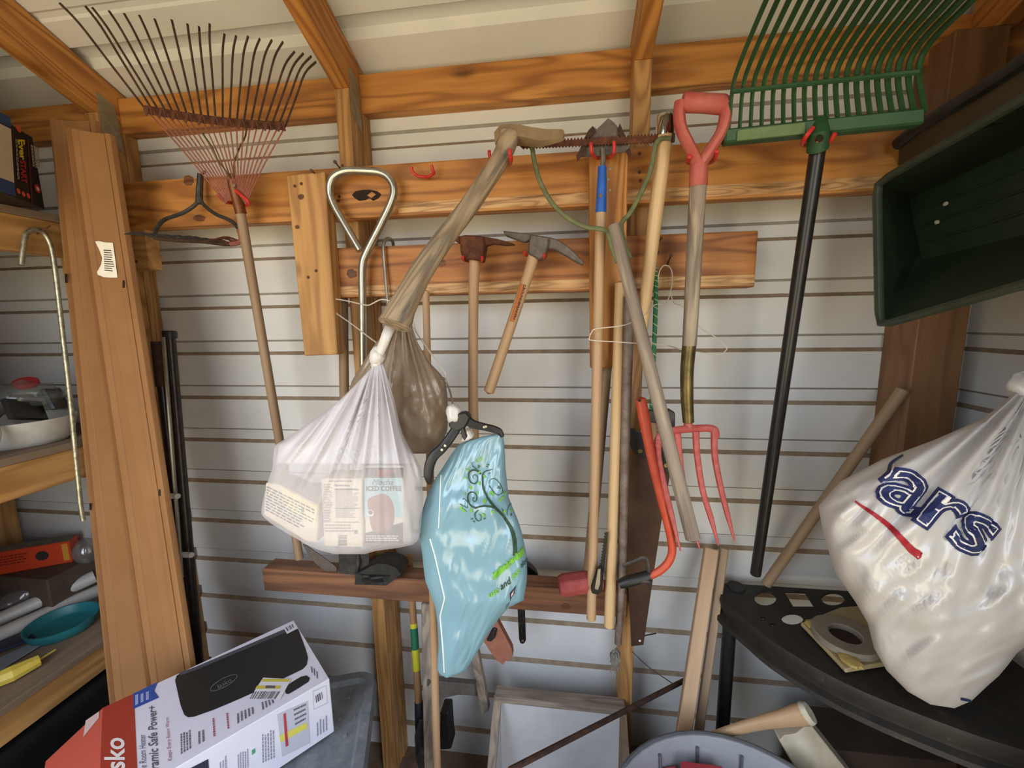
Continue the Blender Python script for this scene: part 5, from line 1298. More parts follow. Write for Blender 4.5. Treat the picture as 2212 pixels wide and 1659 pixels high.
tag(obj('red_packet', lump(WZ(105, 1240, zl + 0.06), 0.03, 0.05, 0.02, 8.0, 0.3), flat('packet_red', '#a84a48'), smooth=True), 'small red packet inside the clear bag', 'packet')
tag(obj('light_bulb', lump(W(186, 1190, 0.075), 0.034, 0.034, 0.042, 1.0, 0.08), film('bulb_glass', '#b9b2ae', alpha=0.35, rough=0.1, transl=0.2, gloss=0.4), smooth=True, auto=0), 'rounded clear plastic dome beside the orange box', 'plastic dome')
M_PVC = plain('white_pvc', '#bdb8b0', '#c8c3bb', rough=0.4, scale=20, bump=0.03)
for a, b, lb_ in (((-90, 1378), (205, 1245), 'white plastic pipe, the rear one on the lower shelf'), ((-90, 1410), (212, 1276), 'white plastic pipe, the front one on the lower shelf')):
    A_, B_ = WZ(a[0], a[1], zl + 0.022), W(b[0], b[1], 0.055)
    g = tube(straight(A_, B_, 4), 0.021, 16, cap=False); g2 = tube(straight(A_, B_, 4), 0.018, 16, cap=False)
    tag(obj('plastic_pipe', join(g, (g2[0], [f_[::-1] for f_ in g2[1]])), M_PVC, smooth=True), lb_, 'pipe')
dc_ = WZ(137, 1352, zl + 0.012); dr = (WZ(195, 1352, zl + 0.02) - WZ(79, 1352, zl + 0.02)).length / 2
rr = lambda k, z: oval(dc_, dr * k, dr * k, zl + z, 36)
tag(obj('teal_dish', skin([rr(0.80, 0.001), rr(0.90, 0.008), rr(1.0, 0.034), rr(0.95, 0.034), rr(0.86, 0.012), rr(0.78, 0.007)]), plain('teal_plastic', '#1d6a70', '#27757a', rough=0.4, scale=20, bump=0.03), smooth=True), 'round teal plastic saucer near the front of the lower shelf', 'saucer')
yc = WZ(30, 1455, zl + 0.020)
M_YEL = plain('yellow_plastic', '#c2a63a', '#cdb552', rough=0.5, scale=40)
tag(obj('yellow_spool', join(tube([yc + Vector((-0.03, -0.04, 0)), yc + Vector((-0.005, 0.0, 0)), yc + Vector((0.012, 0.045, 0.0))], [0.018, 0.021, 0.015], 8), tube([yc + Vector((0.01, 0.04, 0)), yc + Vector((0.005, 0.085, -0.004))], 0.003, 6)), M_YEL, bevel=0.001), 'small yellow plastic clip lying on the lower shelf edge', 'clip')
sc_ = [WZ(a, b, zl + 0.006) for a, b in ((-40, 1402), (60, 1370), (78, 1376), (70, 1384), (-40, 1425))]
tag(obj('trowel_blade', prism(sc_, (0, 0, 0.006)), flat('navy_plastic', '#232c42', rough=0.4), bevel=0.001), 'dark blue flat plastic strip beside the white pipes', 'strip')
sc_ = [WZ(a, b, zl + 0.004) for a, b in ((-40, 1440), (85, 1384), (100, 1388), (-40, 1475))]
tag(obj('grey_strip', prism(sc_, (0, 0, 0.004)), flat('grey_plastic_strip', '#7e8488', rough=0.4), bevel=0.001), 'grey flat strip lying in front of the dark blue one', 'strip')
# unseen cartons added along the decks to shade the back of the shelves
for z_, y0_, y1_, h_, lb_ in ((SZ[0], -1.22, -0.62, 0.40, 'added unseen carton shading the lower shelf'), (SZ[1], -1.20, -0.56, 0.42, 'added unseen carton shading the middle shelf'), (SZ[2], -1.15, -0.50, 0.36, 'added unseen carton shading the top shelf')):
    c_ = tag(obj('shade_carton', box((XL + 0.08, y0_, z_ + 0.0195), (XS - 0.03, y1_, z_ + 0.0195 + h_)), plain('brown_cardboard', '#8a6a48', '#967552', rough=0.8, scale=20), bevel=0.002), lb_, 'carton', 'unseen cartons added to shade the shelves')
    obj('tape', box(((XL + XS) / 2 - 0.03, y0_ - 0.0003, z_ + 0.0195 + h_), ((XL + XS) / 2 + 0.03, y1_ + 0.0003, z_ + 0.0199 + h_)), plain('parcel_tape', '#9c8460', rough=0.3), c_)
# black sack under the shelf
tag(obj('black_sack', box((XL + 0.1, -1.2, 0.001), (XS - 0.02, -0.1, 0.40)), plain('black_sack_film', '#0c0c0d', '#151516', rough=0.4, scale=10, bump=0.5), bevel=0.06, bseg=3, smooth=True), 'big black plastic sack under the lower shelf', 'sack')

# ================================================================ heater carton on a grey tote
ZH = 0.65
A_ = WZ(635, 1339, ZH); uu = WZ(712, 1466, ZH) - A_
vv = Vector((uu.y, -uu.x, 0)).normalized()
vv = vv if vv.x < 0 else -vv
WD = uu.length; un = uu.normalized()
LG = (WZ(222, 1520, ZH) - A_).dot(vv)
HT = 0.135
M_CARTON = plain('white_carton', '#d8d5e2', '#dddae6', rough=0.5, scale=20, bump=0.02)
hb_ = thing('heater_carton', 'white and red heater carton lying on the grey tote', 'carton', A_ + Vector((0, 0, -HT)))
P = [A_, A_ + uu, A_ + uu + vv * LG, A_ + vv * LG]
cart = obj('carton', prism([p - Vector((0, 0, HT)) for p in P], (0, 0, HT)), M_CARTON, hb_, bevel=0.0015)
fl_ = [P[3], P[2], P[2] + vv * 0.085 - Vector((0, 0, 0.055)), P[3] + vv * 0.085 - Vector((0, 0, 0.055))]
M_CRED = flat('carton_red', '#a23a2c', rough=0.5)
obj('end_flap', prism(fl_, (0, 0, -0.003)), flat('carton_red_flap', '#ad4c3c', rough=0.5), hb_)
UP = Vector((0, 0, 1))
def tpx(l): return [WZ(a, b, ZH) for a, b in l]
def z6(l): return [(100 + a * 0.3255, 1300 + b * 0.3255) for a, b in l]
def z4(l): return [(280 + a * 0.2034, 1330 + b * 0.2034) for a, b in l]
def top(geo, q, mat, lift=0.0006, name='print'): obj(name, on_plane(geo, tpx(q), UP, lift), mat, cart)
def toppoly(q, mat, lift=0.0006, name='print'):
    p = tpx(q); obj(name, ([v + UP * lift for v in p], [list(range(len(p)))]), mat, cart)
sR = (WZ(289, 1492, ZH) - A_).dot(vv)
rq = [A_ + vv * sR, A_ + uu + vv * sR, P[2], P[3]]
obj('red_end', ([p + UP * 0.0005 for p in rq], [[0, 1, 2, 3]]), M_CRED, cart)
GINK = flat('carton_grey_ink', '#5c5a63'); RINK = flat('carton_red_ink', '#9c5560')
hpic = [(483, 690), (500, 640), (560, 600), (700, 550), (1200, 340), (1640, 150), (1790, 142), (1830, 250), (1870, 360), (1895, 450), (1880, 525), (1840, 570), (1500, 735), (1160, 890), (900, 1000), (680, 1078), (620, 1082), (580, 1055), (540, 950)]
toppoly(z4(hpic), flat('heater_black', '#232323', rough=0.45), 0.0008, 'heater_picture')
toppoly(z4([(520, 612), (700, 548), (1640, 148), (1650, 185), (720, 575), (540, 640)]), flat('heater_edge', '#4a4a50'), 0.0011)
ov_ = [(1000 + 150 * math.cos(a) * 0.94 - 66 * math.sin(a) * -0.34 * -1, 718 + 150 * math.cos(a) * -0.42 + 60 * math.sin(a)) for a in [2 * math.pi * k / 28 for k in range(29)]]
og = stroke(z4(ov_), [1.3, 1.3], 1)
obj('print', ([v + UP * 0.0014 for v in tpx(og[0])], og[1]), flat('heater_oval', '#6a6a6c'), cart)
top(text2d('lasko', 0.0), z4([(930, 740), (1075, 665), (1085, 705), (945, 785)]), MATS['heater_oval'], 0.0014, 'lettering')
top(SQ, z4([(1638, 140), (1745, 70), (1790, 140), (1672, 200)]), flat('label_white', '#dcdae0'), 0.0016)
top(bars2d(4, 2), z4([(1655, 135), (1738, 92), (1752, 128), (1678, 172)]), GINK, 0.002)
top(SQ, z4([(1420, 664), (1716, 680), (1600, 898), (1265, 898)]), MATS['label_white'], 0.0016, 'sticker')
top(SQ, z4([(1415, 680), (1700, 682), (1690, 710), (1400, 708)]), flat('sticker_yellow', '#c9b94a'), 0.002)
top(SQ, z4([(1355, 750), (1610, 752), (1595, 785), (1335, 785)]), MATS['sticker_yellow'], 0.002)
top(SQ, z4([(1450, 750), (1550, 752), (1545, 780), (1440, 780)]), GINK, 0.0023)
top(bars2d(16, 5), z4([(1320, 812), (1612, 812), (1560, 892), (1275, 892)]), GINK, 0.002)
rm = [(1650, 800), (1665, 755), (1720, 710), (1820, 650), (1880, 638), (1915, 665), (1900, 705), (1790, 775), (1690, 835), (1660, 832)]
toppoly(z4(rm), MATS['heater_black'], 0.0008, 'remote_picture')
toppoly(z4([(38, 832), (300, 705), (262, 800), (312, 872), (40, 995)]), flat('ribbon_blue', '#2f4f9c'), 0.0008, 'ribbon')
top(lines2d(3, 5, 0.55, 0.2), z4([(60, 955), (60, 850), (230, 775), (230, 880)]), flat('ribbon_text', '#aab6dc'), 0.0012)
top(text2d('Ceramic Safe Power+', 0.015), z4([(205, 1760), (190, 965), (282, 955), (318, 1760)]), GINK, 0.0008, 'lettering')
top(text2d('Whole Room Heater', 0.0), z4([(105, 1760), (100, 1275), (165, 1262), (188, 1760)]), GINK, 0.0008, 'lettering')
top(text2d('Keeps Every Room Warm', 0.0), z4([(405, 1545), (378, 1090), (428, 1080), (465, 1540)]), RINK, 0.0008, 'lettering')
for i, (q, m_, n_) in enumerate((([(545, 1475), (540, 1240), (660, 1195), (668, 1400)], GINK, 4), ([(730, 1370), (728, 1235), (810, 1205), (818, 1320)], GINK, 2), ([(890, 1285), (880, 1090), (915, 1075), (935, 1280)], RINK, 1), ([(1040, 1205), (1025, 1030), (1060, 1020), (1080, 1195)], RINK, 1), ([(1145, 1150), (1140, 1030), (1330, 950), (1340, 1030)], GINK, 5), ([(1410, 1005), (1400, 910), (1540, 890), (1555, 915)], GINK, 4), ([(1930, 600), (1925, 540), (2010, 590), (2015, 690)], GINK, 3))):
    top(lines2d(n_, 30 + i, 0.5, 0.2), z4(q), m_, 0.0008, 'small_print')
top(text2d('Lasko', 0.02), z6([(390, 1275), (382, 905), (520, 905), (528, 1275)]), flat('carton_white_ink', '#e6dcd8'), 0.001, 'lettering')
# front face prints
fn_ = un
def fpx(l): return [RP(a, b, A_ + uu, fn_) for a, b in l]
def front(geo, q, mat, lift=0.0006, name='print'): obj(name, on_plane(geo, fpx(q), fn_, lift), mat, cart)
front(bars2d(4, 7), z4([(1970, 850), (2050, 800), (2065, 870), (1980, 925)]), GINK)
og = stroke(z4([(1945, 805), (2085, 740), (2100, 925), (1955, 995), (1945, 805)]), [1.1, 1.1], 1)
obj('print', ([v + fn_ * 0.0006 for v in fpx(og[0])], og[1]), flat('thin_grey', '#a9a8b4'), cart)
front(SQ, z4([(1565, 1050), (1890, 905), (1915, 1350), (1620, 1500)]), flat('table_grey', '#b9bac6'))
front(SQ, z4([(1590, 1270), (1880, 1130), (1885, 1190), (1600, 1345)]), flat('table_yellow', '#d2c95a'), 0.001)
front(SQ, z4([(1630, 1040), (1655, 1030), (1685, 1375), (1655, 1390)]), flat('table_red', '#b33a48'), 0.0013)
front(lines2d(4, 3, 0.4, 0.1), z4([(1740, 990), (1870, 930), (1880, 1120), (1760, 1190)]), GINK, 0.001)
for i, (q, n_) in enumerate((([(1990, 1280), (1985, 1120), (2110, 1040), (2115, 1200)], 4), ([(1410, 1560), (1405, 1260), (1545, 1190), (1555, 1500)], 5), ([(1150, 1640), (1145, 1460), (1270, 1400), (1275, 1620)], 5), ([(960, 1700), (955, 1540), (1040, 1440), (1045, 1680)], 3))):
    front(lines2d(n_, 50 + i, 0.45, 0.2), z4(q), flat('pale_grey_ink', '#85859a'), 0.0008, 'small_print')
front(SQ, z4([(1295, 1430), (1330, 1405), (1335, 1450), (1300, 1480)]), flat('front_green', '#4f9a78'))
front(SQ, z4([(640, 1620), (835, 1520), (845, 1680), (640, 1780)]), flat('front_dark', '#2a2c40'))
obj('flap_label', ([WZ(a, b, 0) for a, b in ()] or [RP(a, b, fl_[0], (fl_[1] - fl_[0]).cross(fl_[3] - fl_[0])) + Vector((0, 0, 0.0008)) for a, b in z6([(262, 790), (352, 728), (350, 770), (245, 900)])], [[0, 1, 2, 3]]), flat('pale_label', '#b8a09a'), hb_)
# ---- grey tote
ZT = ZH - HT - 0.0015
c0 = Vector((-0.503, -0.235, 0)); e1 = Vector((0.34, -0.94, 0)).normalized(); e2 = Vector((-0.94, -0.34, 0)).normalized()
def rr_(off, z, L1=0.56, L2=0.40, r=0.04, n=5):
    out = []
    for (sx, sy, cx, cy) in ((1, 1, r, r), (1, -1, r, L1 - r), (-1, -1, L2 - r, L1 - r), (-1, 1, L2 - r, r)):
        pass
    cs = [((r, r), math.pi, 1.5 * math.pi), ((L2 - r, r), 1.5 * math.pi, 2 * math.pi), ((L2 - r, L1 - r), 0, 0.5 * math.pi), ((r, L1 - r), 0.5 * math.pi, math.pi)]
    for (cx, cy), a0_, a1_ in cs:
        for k in range(n):
            a = a0_ + (a1_ - a0_) * k / (n - 1)
            x_, y_ = cx + (r + off) * math.cos(a), cy + (r + off) * math.sin(a)
            out.append(c0 + e2 * x_ + e1 * y_ + Vector((0, 0, z)))
    return out
t = thing('grey_tote', 'grey plastic tote with dusty lid under the heater carton', 'tote', c0 + (e1 * 0.28 + e2 * 0.2))
M_TOTE = plain('grey_tote_plastic', '#6d7680', '#7b848e', rough=0.55, scale=14, bump=0.05)
M_TOTED = plain('dusty_lid', '#62676c', '#7c7f80', rough=0.8, scale=30, bump=0.5, c3='#a09c92')
obj('bin', skin([rr_(-0.05, 0.001), rr_(-0.015, ZT - 0.05), rr_(-0.005, ZT - 0.05), rr_(-0.005, ZT - 0.035)]), M_TOTE, t, smooth=True)
obj('lid', skin([rr_(0.006, ZT - 0.04), rr_(0.010, ZT - 0.012), rr_(0.004, ZT - 0.0002), rr_(-0.016, ZT - 0.0002), rr_(-0.024, ZT - 0.010), rr_(-0.03, ZT - 0.0102)]), M_TOTED, t, smooth=True)
rd = random.Random(5)
for i in range(26):
    p = c0 + e2 * rd.uniform(0.03, 0.2) + e1 * rd.uniform(0.04, 0.4) + Vector((0, 0, ZT - 0.009))
    obj('debris', lump(p, rd.uniform(0.002, 0.005), rd.uniform(0.002, 0.006), 0.0015, i, 0.4, 6, 4), plain('debris_chips', '#9a9488', '#6c665c', rough=0.9), t)
# ================================================================ floor of the bay
t = thing('digging_shovel', 'dirty shovel handle with green and yellow label standing under the beam', 'shovel', WZ(925, 1700, 0.0))
a, b = W(884, 1200, 0.075), W(905, 1522, 0.17)
M_DIRTH = wood('dirty_handle', '#b48c60', '#946a44', '#6a4428', rings=4, ringamt=0.5, rough=0.7, streak='#5e3a24')
pole('handle', a, b, 0.0095, 0.0105, M_DIRTH, t)
def seg(px0, px1):
    f0_ = (px0 - 1200) / 322; f1_ = (px1 - 1200) / 322
    return a.lerp(b, f0_), a.lerp(b, f1_)
for y0, y1, m_ in ((1348, 1358, flat('label_yellow', '#c9c02e')), (1358, 1404, flat('label_green', '#1f6a4a')), (1404, 1449, flat('label_yellow', '#c9c02e'))):
    s0, s1 = seg(y0, y1)
    obj('label_band', tube([s0, s1], 0.0108, 12), m_, t, smooth=True)
s0, s1 = seg(1360, 1402)
obj('socket', tube([b.lerp(a, 0.02), b + (b - a).normalized() * 0.05, b + (b - a).normalized() * 0.12], [0.012, 0.0145, 0.016], 12), plain('dark_blue_grip', '#20242c', '#2c3038', rough=0.6), t, smooth=True)
nb_ = b + (b - a).normalized() * 0.1
bl = [(905, 1556), (925, 1556), (938, 1590), (935, 1640), (925, 1690), (912, 1690), (898, 1640), (895, 1590)]
obj('blade', plate(bl, 0.205, 0.004), M_DSTEEL, t, bevel=0.001)
# grey trestle
t = thing('folding_trestle', 'grey wooden folding trestle leaning under the low beam', 'trestle', WZ(930, 1655, 0.0))
obj('leg', prism(PX([(909, 1305, 0.145), (933, 1305, 0.145), (940, 1662, 0.26), (916, 1662, 0.26)]), (0, 0.022, 0)), M_GREY, t, bevel=0.002, axis=(0, 0, 1))
obj('leg', prism(PX([(1012, 1400, 0.16), (1030, 1396, 0.16), (1056, 1536, 0.10), (1040, 1546, 0.10)]), (0, 0.022, 0)), M_GREY, t, bevel=0.002, axis=(0.2, 0, -1))
obj('cross_rail', prism(PX([(922, 1470, 0.205), (1026, 1480, 0.16), (1026, 1504, 0.16), (990, 1502, 0.175), (955, 1510, 0.19), (922, 1505, 0.205)]), (0, 0.02, 0)), plain('dark_grey_rail', '#4a4440', '#5f5751', rough=0.7, scale=30), t, bevel=0.002)
tag(obj('black_boot_scraper', join(prism(PX([(950, 1540), (968, 1540), (972, 1600), (975, 1620), (950, 1622)], 0.15), (0, 0.05, 0))), M_BLACKM, bevel=0.004), 'black iron block standing on the floor behind the thin pole', 'iron block')
# open wooden box with white lining
t = thing('white_lined_box', 'open wooden box lined in white standing on the floor below the beam', 'box', WZ(1190, 1640, 0.0))
M_WPANEL = plain('white_board', '#c6c4c4', '#d2d0d0', rough=0.6, scale=10, bump=0.03)
zf = 0.002
bx0 = W(1080, 1512, 0.13); bx1 = W(1328, 1541, 0.10)
ztop = bx0.z
def P3(x_, y_, z_): return Vector((x_, y_, z_))
x0_, x1_ = bx0.x, bx1.x + 0.01
yb0, yb1 = -0.125, -0.40
obj('back_panel', box((x0_, yb0, zf), (x1_, yb0 + 0.012, ztop - 0.004)), M_WPANEL, t)
obj('top_rail', box((x0_ - 0.015, yb0 - 0.012, ztop - 0.004), (x1_ + 0.015, yb0 + 0.03, ztop + 0.014)), M_GREY, t, bevel=0.002, axis=(1, 0, 0))
sl = [P3(x0_, yb0, zf), P3(x0_, yb1, zf), P3(x0_, yb1, 0.10), P3(x0_, yb0, ztop - 0.004)]
obj('side_panel', prism(sl, (-0.010, 0, 0)), M_WPANEL, t)
sl = [P3(x0_ + 0.004, yb1, 0.10), P3(x0_ + 0.004, yb0, ztop - 0.004), P3(x0_ + 0.004, yb0, ztop + 0.012), P3(x0_ + 0.004, yb1 - 0.012, 0.116)]
obj('side_rail', prism(sl, (-0.022, 0, 0)), M_GREY, t, bevel=0.001, axis=(0, 1, 0.5))
sr = [P3(x1_, yb0, zf), P3(x1_, yb1, zf), P3(x1_, yb1, 0.10), P3(x1_, yb0, ztop - 0.004)]
obj('side_panel', prism(sr, (0.018, 0, 0)), M_SHELF, t, axis=(0, 0, 1))
tag(obj('dark_bundle', tube(crom([WZ(1092, 1622, 0.05), WZ(1130, 1620, 0.06), WZ(1200, 1640, 0.05), WZ(1240, 1660, 0.04)], 4), lerps([0.012, 0.018, 0.017, 0.014], 4), 10), plain('dark_cloth', '#2a2622', '#3a342e', rough=0.9, scale=60, bump=0.5), smooth=True), 'rolled dark cloth lying in the white-lined box', 'cloth roll')
for i, (q, k_, lb_) in enumerate((((1098, 1652), 1.0, 'pale broken stone at the left side of the white-lined box'), ((1150, 1650), 0.8, 'small pale stone under the middle of the cloth roll'), ((1128, 1664), 1.2, 'larger pale stone at the bottom edge in front of the cloth roll'))):
    tag(obj('broken_stone', lump(WZ(q[0], q[1], 0.0) + Vector((0, 0, 0.013 * k_)), 0.028 * k_, 0.03 * k_, 0.014 * k_, i + 20, 0.4, 12, 8), plain('pale_rubble', '#9c958a', '#b4ada2', rough=0.95, scale=40, bump=0.5), smooth=True), lb_, 'stone', 'broken stones in the white-lined box')
# thin diagonal rod and wire
tag(obj('iron_rod', tube(straight(W(1100, 1664, 0.42), W(1478, 1470, 0.13), 6), 0.0062, 8), M_RUSTD, smooth=True), 'thin rusty rod lying diagonally over the white-lined box', 'rod')
tag(obj('loose_wire', tube(crom(PX([(1366, 1408, 0.115), (1400, 1440, 0.12), (1440, 1468, 0.125), (1458, 1480, 0.13)]), 4), 0.0013, 5), M_DSTEEL, smooth=True), 'thin dark wire running from the stud to the rusty rod', 'wire')
obj('nail', tube(PX([(1388, 1374, 0.02), (1417, 1368, 0.07)]), 0.0018, 6), MATS['rusty_nail'], wall_back)
# two stakes leaning at the wall
def stake(tx0, tx1, ty, bx_, by, d0, d1, label, m_):
    a_, b_ = W((tx0 + tx1) / 2, ty, d0), W(bx_, by, d1); b_ = to_floor(a_, b_)
    w_ = (W(tx1, ty, d0) - W(tx0, ty, d0)).length / 2
    ax_ = (b_ - a_).normalized(); u_ = Vector((0, -1, 0)); u_ = (u_ - ax_ * u_.dot(ax_)).normalized(); v_ = ax_.cross(u_)
    rot = 0.25; u_, v_ = u_ * math.cos(rot) + v_ * math.sin(rot), v_ * math.cos(rot) - u_ * math.sin(rot)
    rg = [[p + u_ * s1_ * w_ + v_ * s2_ * w_ for s1_, s2_ in ((-1, -1), (-1, 1), (1, 1), (1, -1))] for p in (a_, b_)]
    return tag(obj('wooden_stake', skin(rg), m_, bevel=0.002, axis=ax_), label, 'stake')
stake(1522, 1550, 1184, 1476, 1587, 0.06, 0.23, 'square pale wooden stake leaning on the wall below the fork tines', M_HANDLE)
stake(1556, 1573, 1184, 1509, 1584, 0.045, 0.20, 'darker narrow wooden stake leaning right behind the square one', M_TANW)
# diagonal handle at the right
tag(pole('wooden_rod', W(1950, 842, 0.115), W(1655, 1262, 0.06), 0.0125, 0.0125, M_TANW), 'round wooden rod slanting from the corner post to the black corner shelf', 'wooden rod')

# ---- black corner shelf
ZC = 0.704
def fill2d(outer, holes, z, th):
    cu = bpy.data.curves.new('outline', 'CURVE'); cu.dimensions = '2D'; cu.fill_mode = 'BOTH'; cu.extrude = th / 2
    for pts_ in [outer] + holes:
        s_ = cu.splines.new('POLY'); s_.points.add(len(pts_) - 1)
        for k, p in enumerate(pts_): s_.points[k].co = (p[0], p[1], 0, 1)
        s_.use_cyclic_u = True
    o_ = bpy.data.objects.new('outline', cu); COL.objects.link(o_)
    dg = bpy.context.evaluated_depsgraph_get(); dg.update()
    me = bpy.data.meshes.new_from_object(o_.evaluated_get(dg))
    V = [Vector((v.co.x, v.co.y, v.co.z + z)) for v in me.vertices]; Fc = [list(p.vertices) for p in me.polygons]
    bpy.data.objects.remove(o_); bpy.data.curves.remove(cu); bpy.data.meshes.remove(me)
    return V, Fc
fc = crom([Vector((0.408, -0.085, 0)), Vector((0.404, -0.125, 0)), Vector((0.436, -0.200, 0)), Vector((0.470, -0.266, 0)), Vector((0.55, -0.352, 0)), Vector((0.662, -0.419, 0)), Vector((0.757, -0.457, 0)), Vector((0.93, -0.50, 0))], 5)
outer = [(0.43, -0.045)] + [(p.x, p.y) for p in fc] + [(0.93, -0.115), (0.775, -0.115), (0.775, -0.045)]
def z5(l): return [(1450 + a_ * 0.3445, 1150 + b_ * 0.3445) for a_, b_ in l]
def hole(pts_): return [(p.x, p.y) for p in [WZ(x_, y_, ZC) for x_, y_ in z5(pts_)]]
def ell(cx_, cy_, rx_, ry_, n=18): return [(cx_ + rx_ * math.cos(2 * math.pi * k / n), cy_ + ry_ * math.sin(2 * math.pi * k / n)) for k in range(n)]
holes = [hole(ell(590, 412, 70, 46)), hole([(705, 368), (840, 372), (900, 465), (765, 465)]), hole(ell(1015, 415, 75, 42)), hole(ell(760, 540, 70, 38)), hole(ell(575, 535, 18, 8)), hole(ell(636, 577, 16, 8))]
M_CSH = plain('dusty_black_plastic', '#1d1a16', '#2c261f', rough=0.6, scale=30, bump=0.2, c3='#4a4032')
t = thing('corner_shelf', 'black plastic corner shelf with cut-out top and curved front', 'shelf', Vector((0.7, -0.2, 0)))
obj('top', fill2d(outer, holes, ZC - 0.003, 0.006), M_CSH, t)
rings = []
for i, p in enumerate(fc):
    tg = (fc[min(i + 1, len(fc) - 1)] - fc[max(i - 1, 0)]).normalized(); nn = Vector((tg.y, -tg.x, 0)); nn = nn if nn.dot(Vector((0.93, -0.05, 0)) - p) < 0 else -nn
    rings.append([p + nn * o_ + Vector((0, 0, z_)) for o_, z_ in ((0.0, ZC), (0.003, ZC - 0.012), (-0.004, ZC - 0.035), (-0.004, ZC - 0.042), (0.009, ZC - 0.048), (0.011, ZC - 0.058), (0.002, ZC - 0.064), (-0.008, ZC - 0.05), (-0.008, ZC - 0.008))])
obj('front_rim', skin(rings), M_CSH, t, smooth=True)
for x_, y_ in ((0.430, -0.10), (0.915, -0.47), (0.915, -0.14)):
    obj('leg', tube([Vector((x_, y_, 0)), Vector((x_, y_, ZC - 0.01))], 0.017, 12), M_BLACKP, t, smooth=True)
obj('corner_boss', disc(WZ(1590, 1268, ZC), UP, 0.022, 16, 0.004), M_CSH, t)
for q in ((1612, 1362), (1738, 1460), (1920, 1550)):
    c = WZ(q[0], q[1], ZC - 0.06)
    obj('cup_hook', tube(crom([c + Vector((0, 0, 0.012)), c + Vector((0, 0, -0.006)), c + Vector((0.010, -0.006, -0.020)), c + Vector((0.020, -0.012, -0.012)), c + Vector((0.021, -0.012, -0.004))], 4), 0.0022, 6), M_BRASS if q[0] > 1900 else M_BLACKM, t, smooth=True)
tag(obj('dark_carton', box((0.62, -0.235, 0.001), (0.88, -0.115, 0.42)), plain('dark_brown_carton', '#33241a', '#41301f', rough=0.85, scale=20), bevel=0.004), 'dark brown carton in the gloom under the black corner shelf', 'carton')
# ---- beige tray with ring on the corner shelf
t = thing('plastic_tray', 'yellowed clear plastic tray with a grey reel on the corner shelf', 'tray', WZ(1822, 1385, ZC + 0.002))
tq = [WZ(a_, b_, ZC + 0.004) for a_, b_ in ((1728, 1352), (1815, 1318), (1895, 1312), (1925, 1440), (1826, 1456))]
M_TRAYP = plain('yellowed_plastic', '#a3906a', '#b09e78', rough=0.4, scale=20, bump=0.1)
obj('tray', prism(tq, (0, 0, 0.010)), M_TRAYP, t, bevel=0.003)
rc_ = WZ(1826, 1370, ZC + 0.028)
def ring(r0, r1, z0, z1, n=32):
    rn = [oval((rc_.x, rc_.y), r, r, z_, n) for r, z_ in ((r1, z0), (r1, z1), (r0, z1), (r0, z0))]
    return skin(rn, cap=False, closed=True)
rw = (WZ(1895, 1385, ZC + 0.03) - WZ(1768, 1385, ZC + 0.03)).length / 2
obj('reel', ring(rw * 0.48, rw, ZC + 0.014, ZC + 0.030), plain('grey_reel', '#82796a', '#8f8676', rough=0.5, scale=30), t, smooth=True, bevel=0.002)
obj('reel_core', prism(oval((rc_.x, rc_.y), rw * 0.47, rw * 0.47, ZC + 0.0145), (0, 0, 0.004)), plain('reel_dark', '#1c1512', '#3a2018', rough=0.6, scale=60), t)
obj('tape_scrap', lump(WZ(1836, 1425, ZC + 0.018), 0.018, 0.024, 0.006, 4, 0.3), plain('yellow_tape', '#a8904e', '#b59d5c', rough=0.5), t, smooth=True)
obj('tape_scrap', lump(WZ(1752, 1348, ZC + 0.018), 0.012, 0.014, 0.006, 6, 0.3), MATS['yellow_tape'], t, smooth=True)

# ---- dark green tray hanging at the right wall
t = thing('green_barrow_tray', 'dark green plastic barrow tray hanging on its side at the right', 'tray', Vector((0.66, -0.38, H - 0.05)))
M_DKG = plain('dark_green_plastic', '#20301f', '#2a3726', rough=0.5, scale=16, bump=0.1)
XT = 0.60
TL, BL = WX(1897, 398, XT - 0.01), WX(1903, 700, XT - 0.01)
BR, TR = WX(2300, 583, XT + 0.0), WX(2300, 168, XT + 0.0)
XI = 0.715
iTL, iBL = WX(1962, 430, XI), WX(1992, 562, XI); iBR, iTR = WX(2240, 500, XI), WX(2240, 302, XI)
rim = [TL, BL, BR, TR]; inn = [iTL, iBL, iBR, iTR]
def qring(l, off=0.0):
    c = sum(l, Vector((0, 0, 0))) / 4; o_ = []
    for i in range(4):
        p0_, p1_, p2_ = l[i - 1], l[i], l[(i + 1) % 4]
        o_ += [p1_.lerp(p0_, 0.10), p1_.lerp(p0_, 0.03) * 0.5 + p1_.lerp(p2_, 0.03) * 0.5, p1_.lerp(p2_, 0.10)]
    return [p + (p - c).normalized() * off for p in o_]
rgs = [qring(rim), qring([a_.lerp(b_, 0.55) for a_, b_ in zip(rim, inn)], 0.006), qring(inn), [p + Vector((0.006, 0, 0)) for p in qring(inn, 0.004)], [p + Vector((0.004, 0, 0)) for p in qring(rim, 0.006)]]
V, Fc = skin(rgs, cap=False, closed=True)
nR = len(rgs[0])
Fc = [f_ for f_ in Fc if not (min(f_) >= 2 * nR and max(f_) < 4 * nR)] + [[2 * nR + k for k in range(nR)], [3 * nR + k for k in range(nR)][::-1]]
obj('shell', (V, Fc), M_DKG, t, smooth=True, auto=22)
for k in (0.25, 0.5, 0.75):
    obj('floor_ridge', tube([iTL.lerp(iBL, k).lerp(iTR.lerp(iBR, k), 0.08) - Vector((0.001, 0, 0)), iTL.lerp(iBL, k).lerp(iTR.lerp(iBR, k), 0.94) - Vector((0.001, 0, 0))], 0.003, 6), M_DKG, t, smooth=True)
obj('rolled_rim', tube(qring(rim, 0.004), 0.0075, 8, closed=True), plain('rim_green', '#2c3328', '#383e30', rough=0.5, scale=30), t, smooth=True)
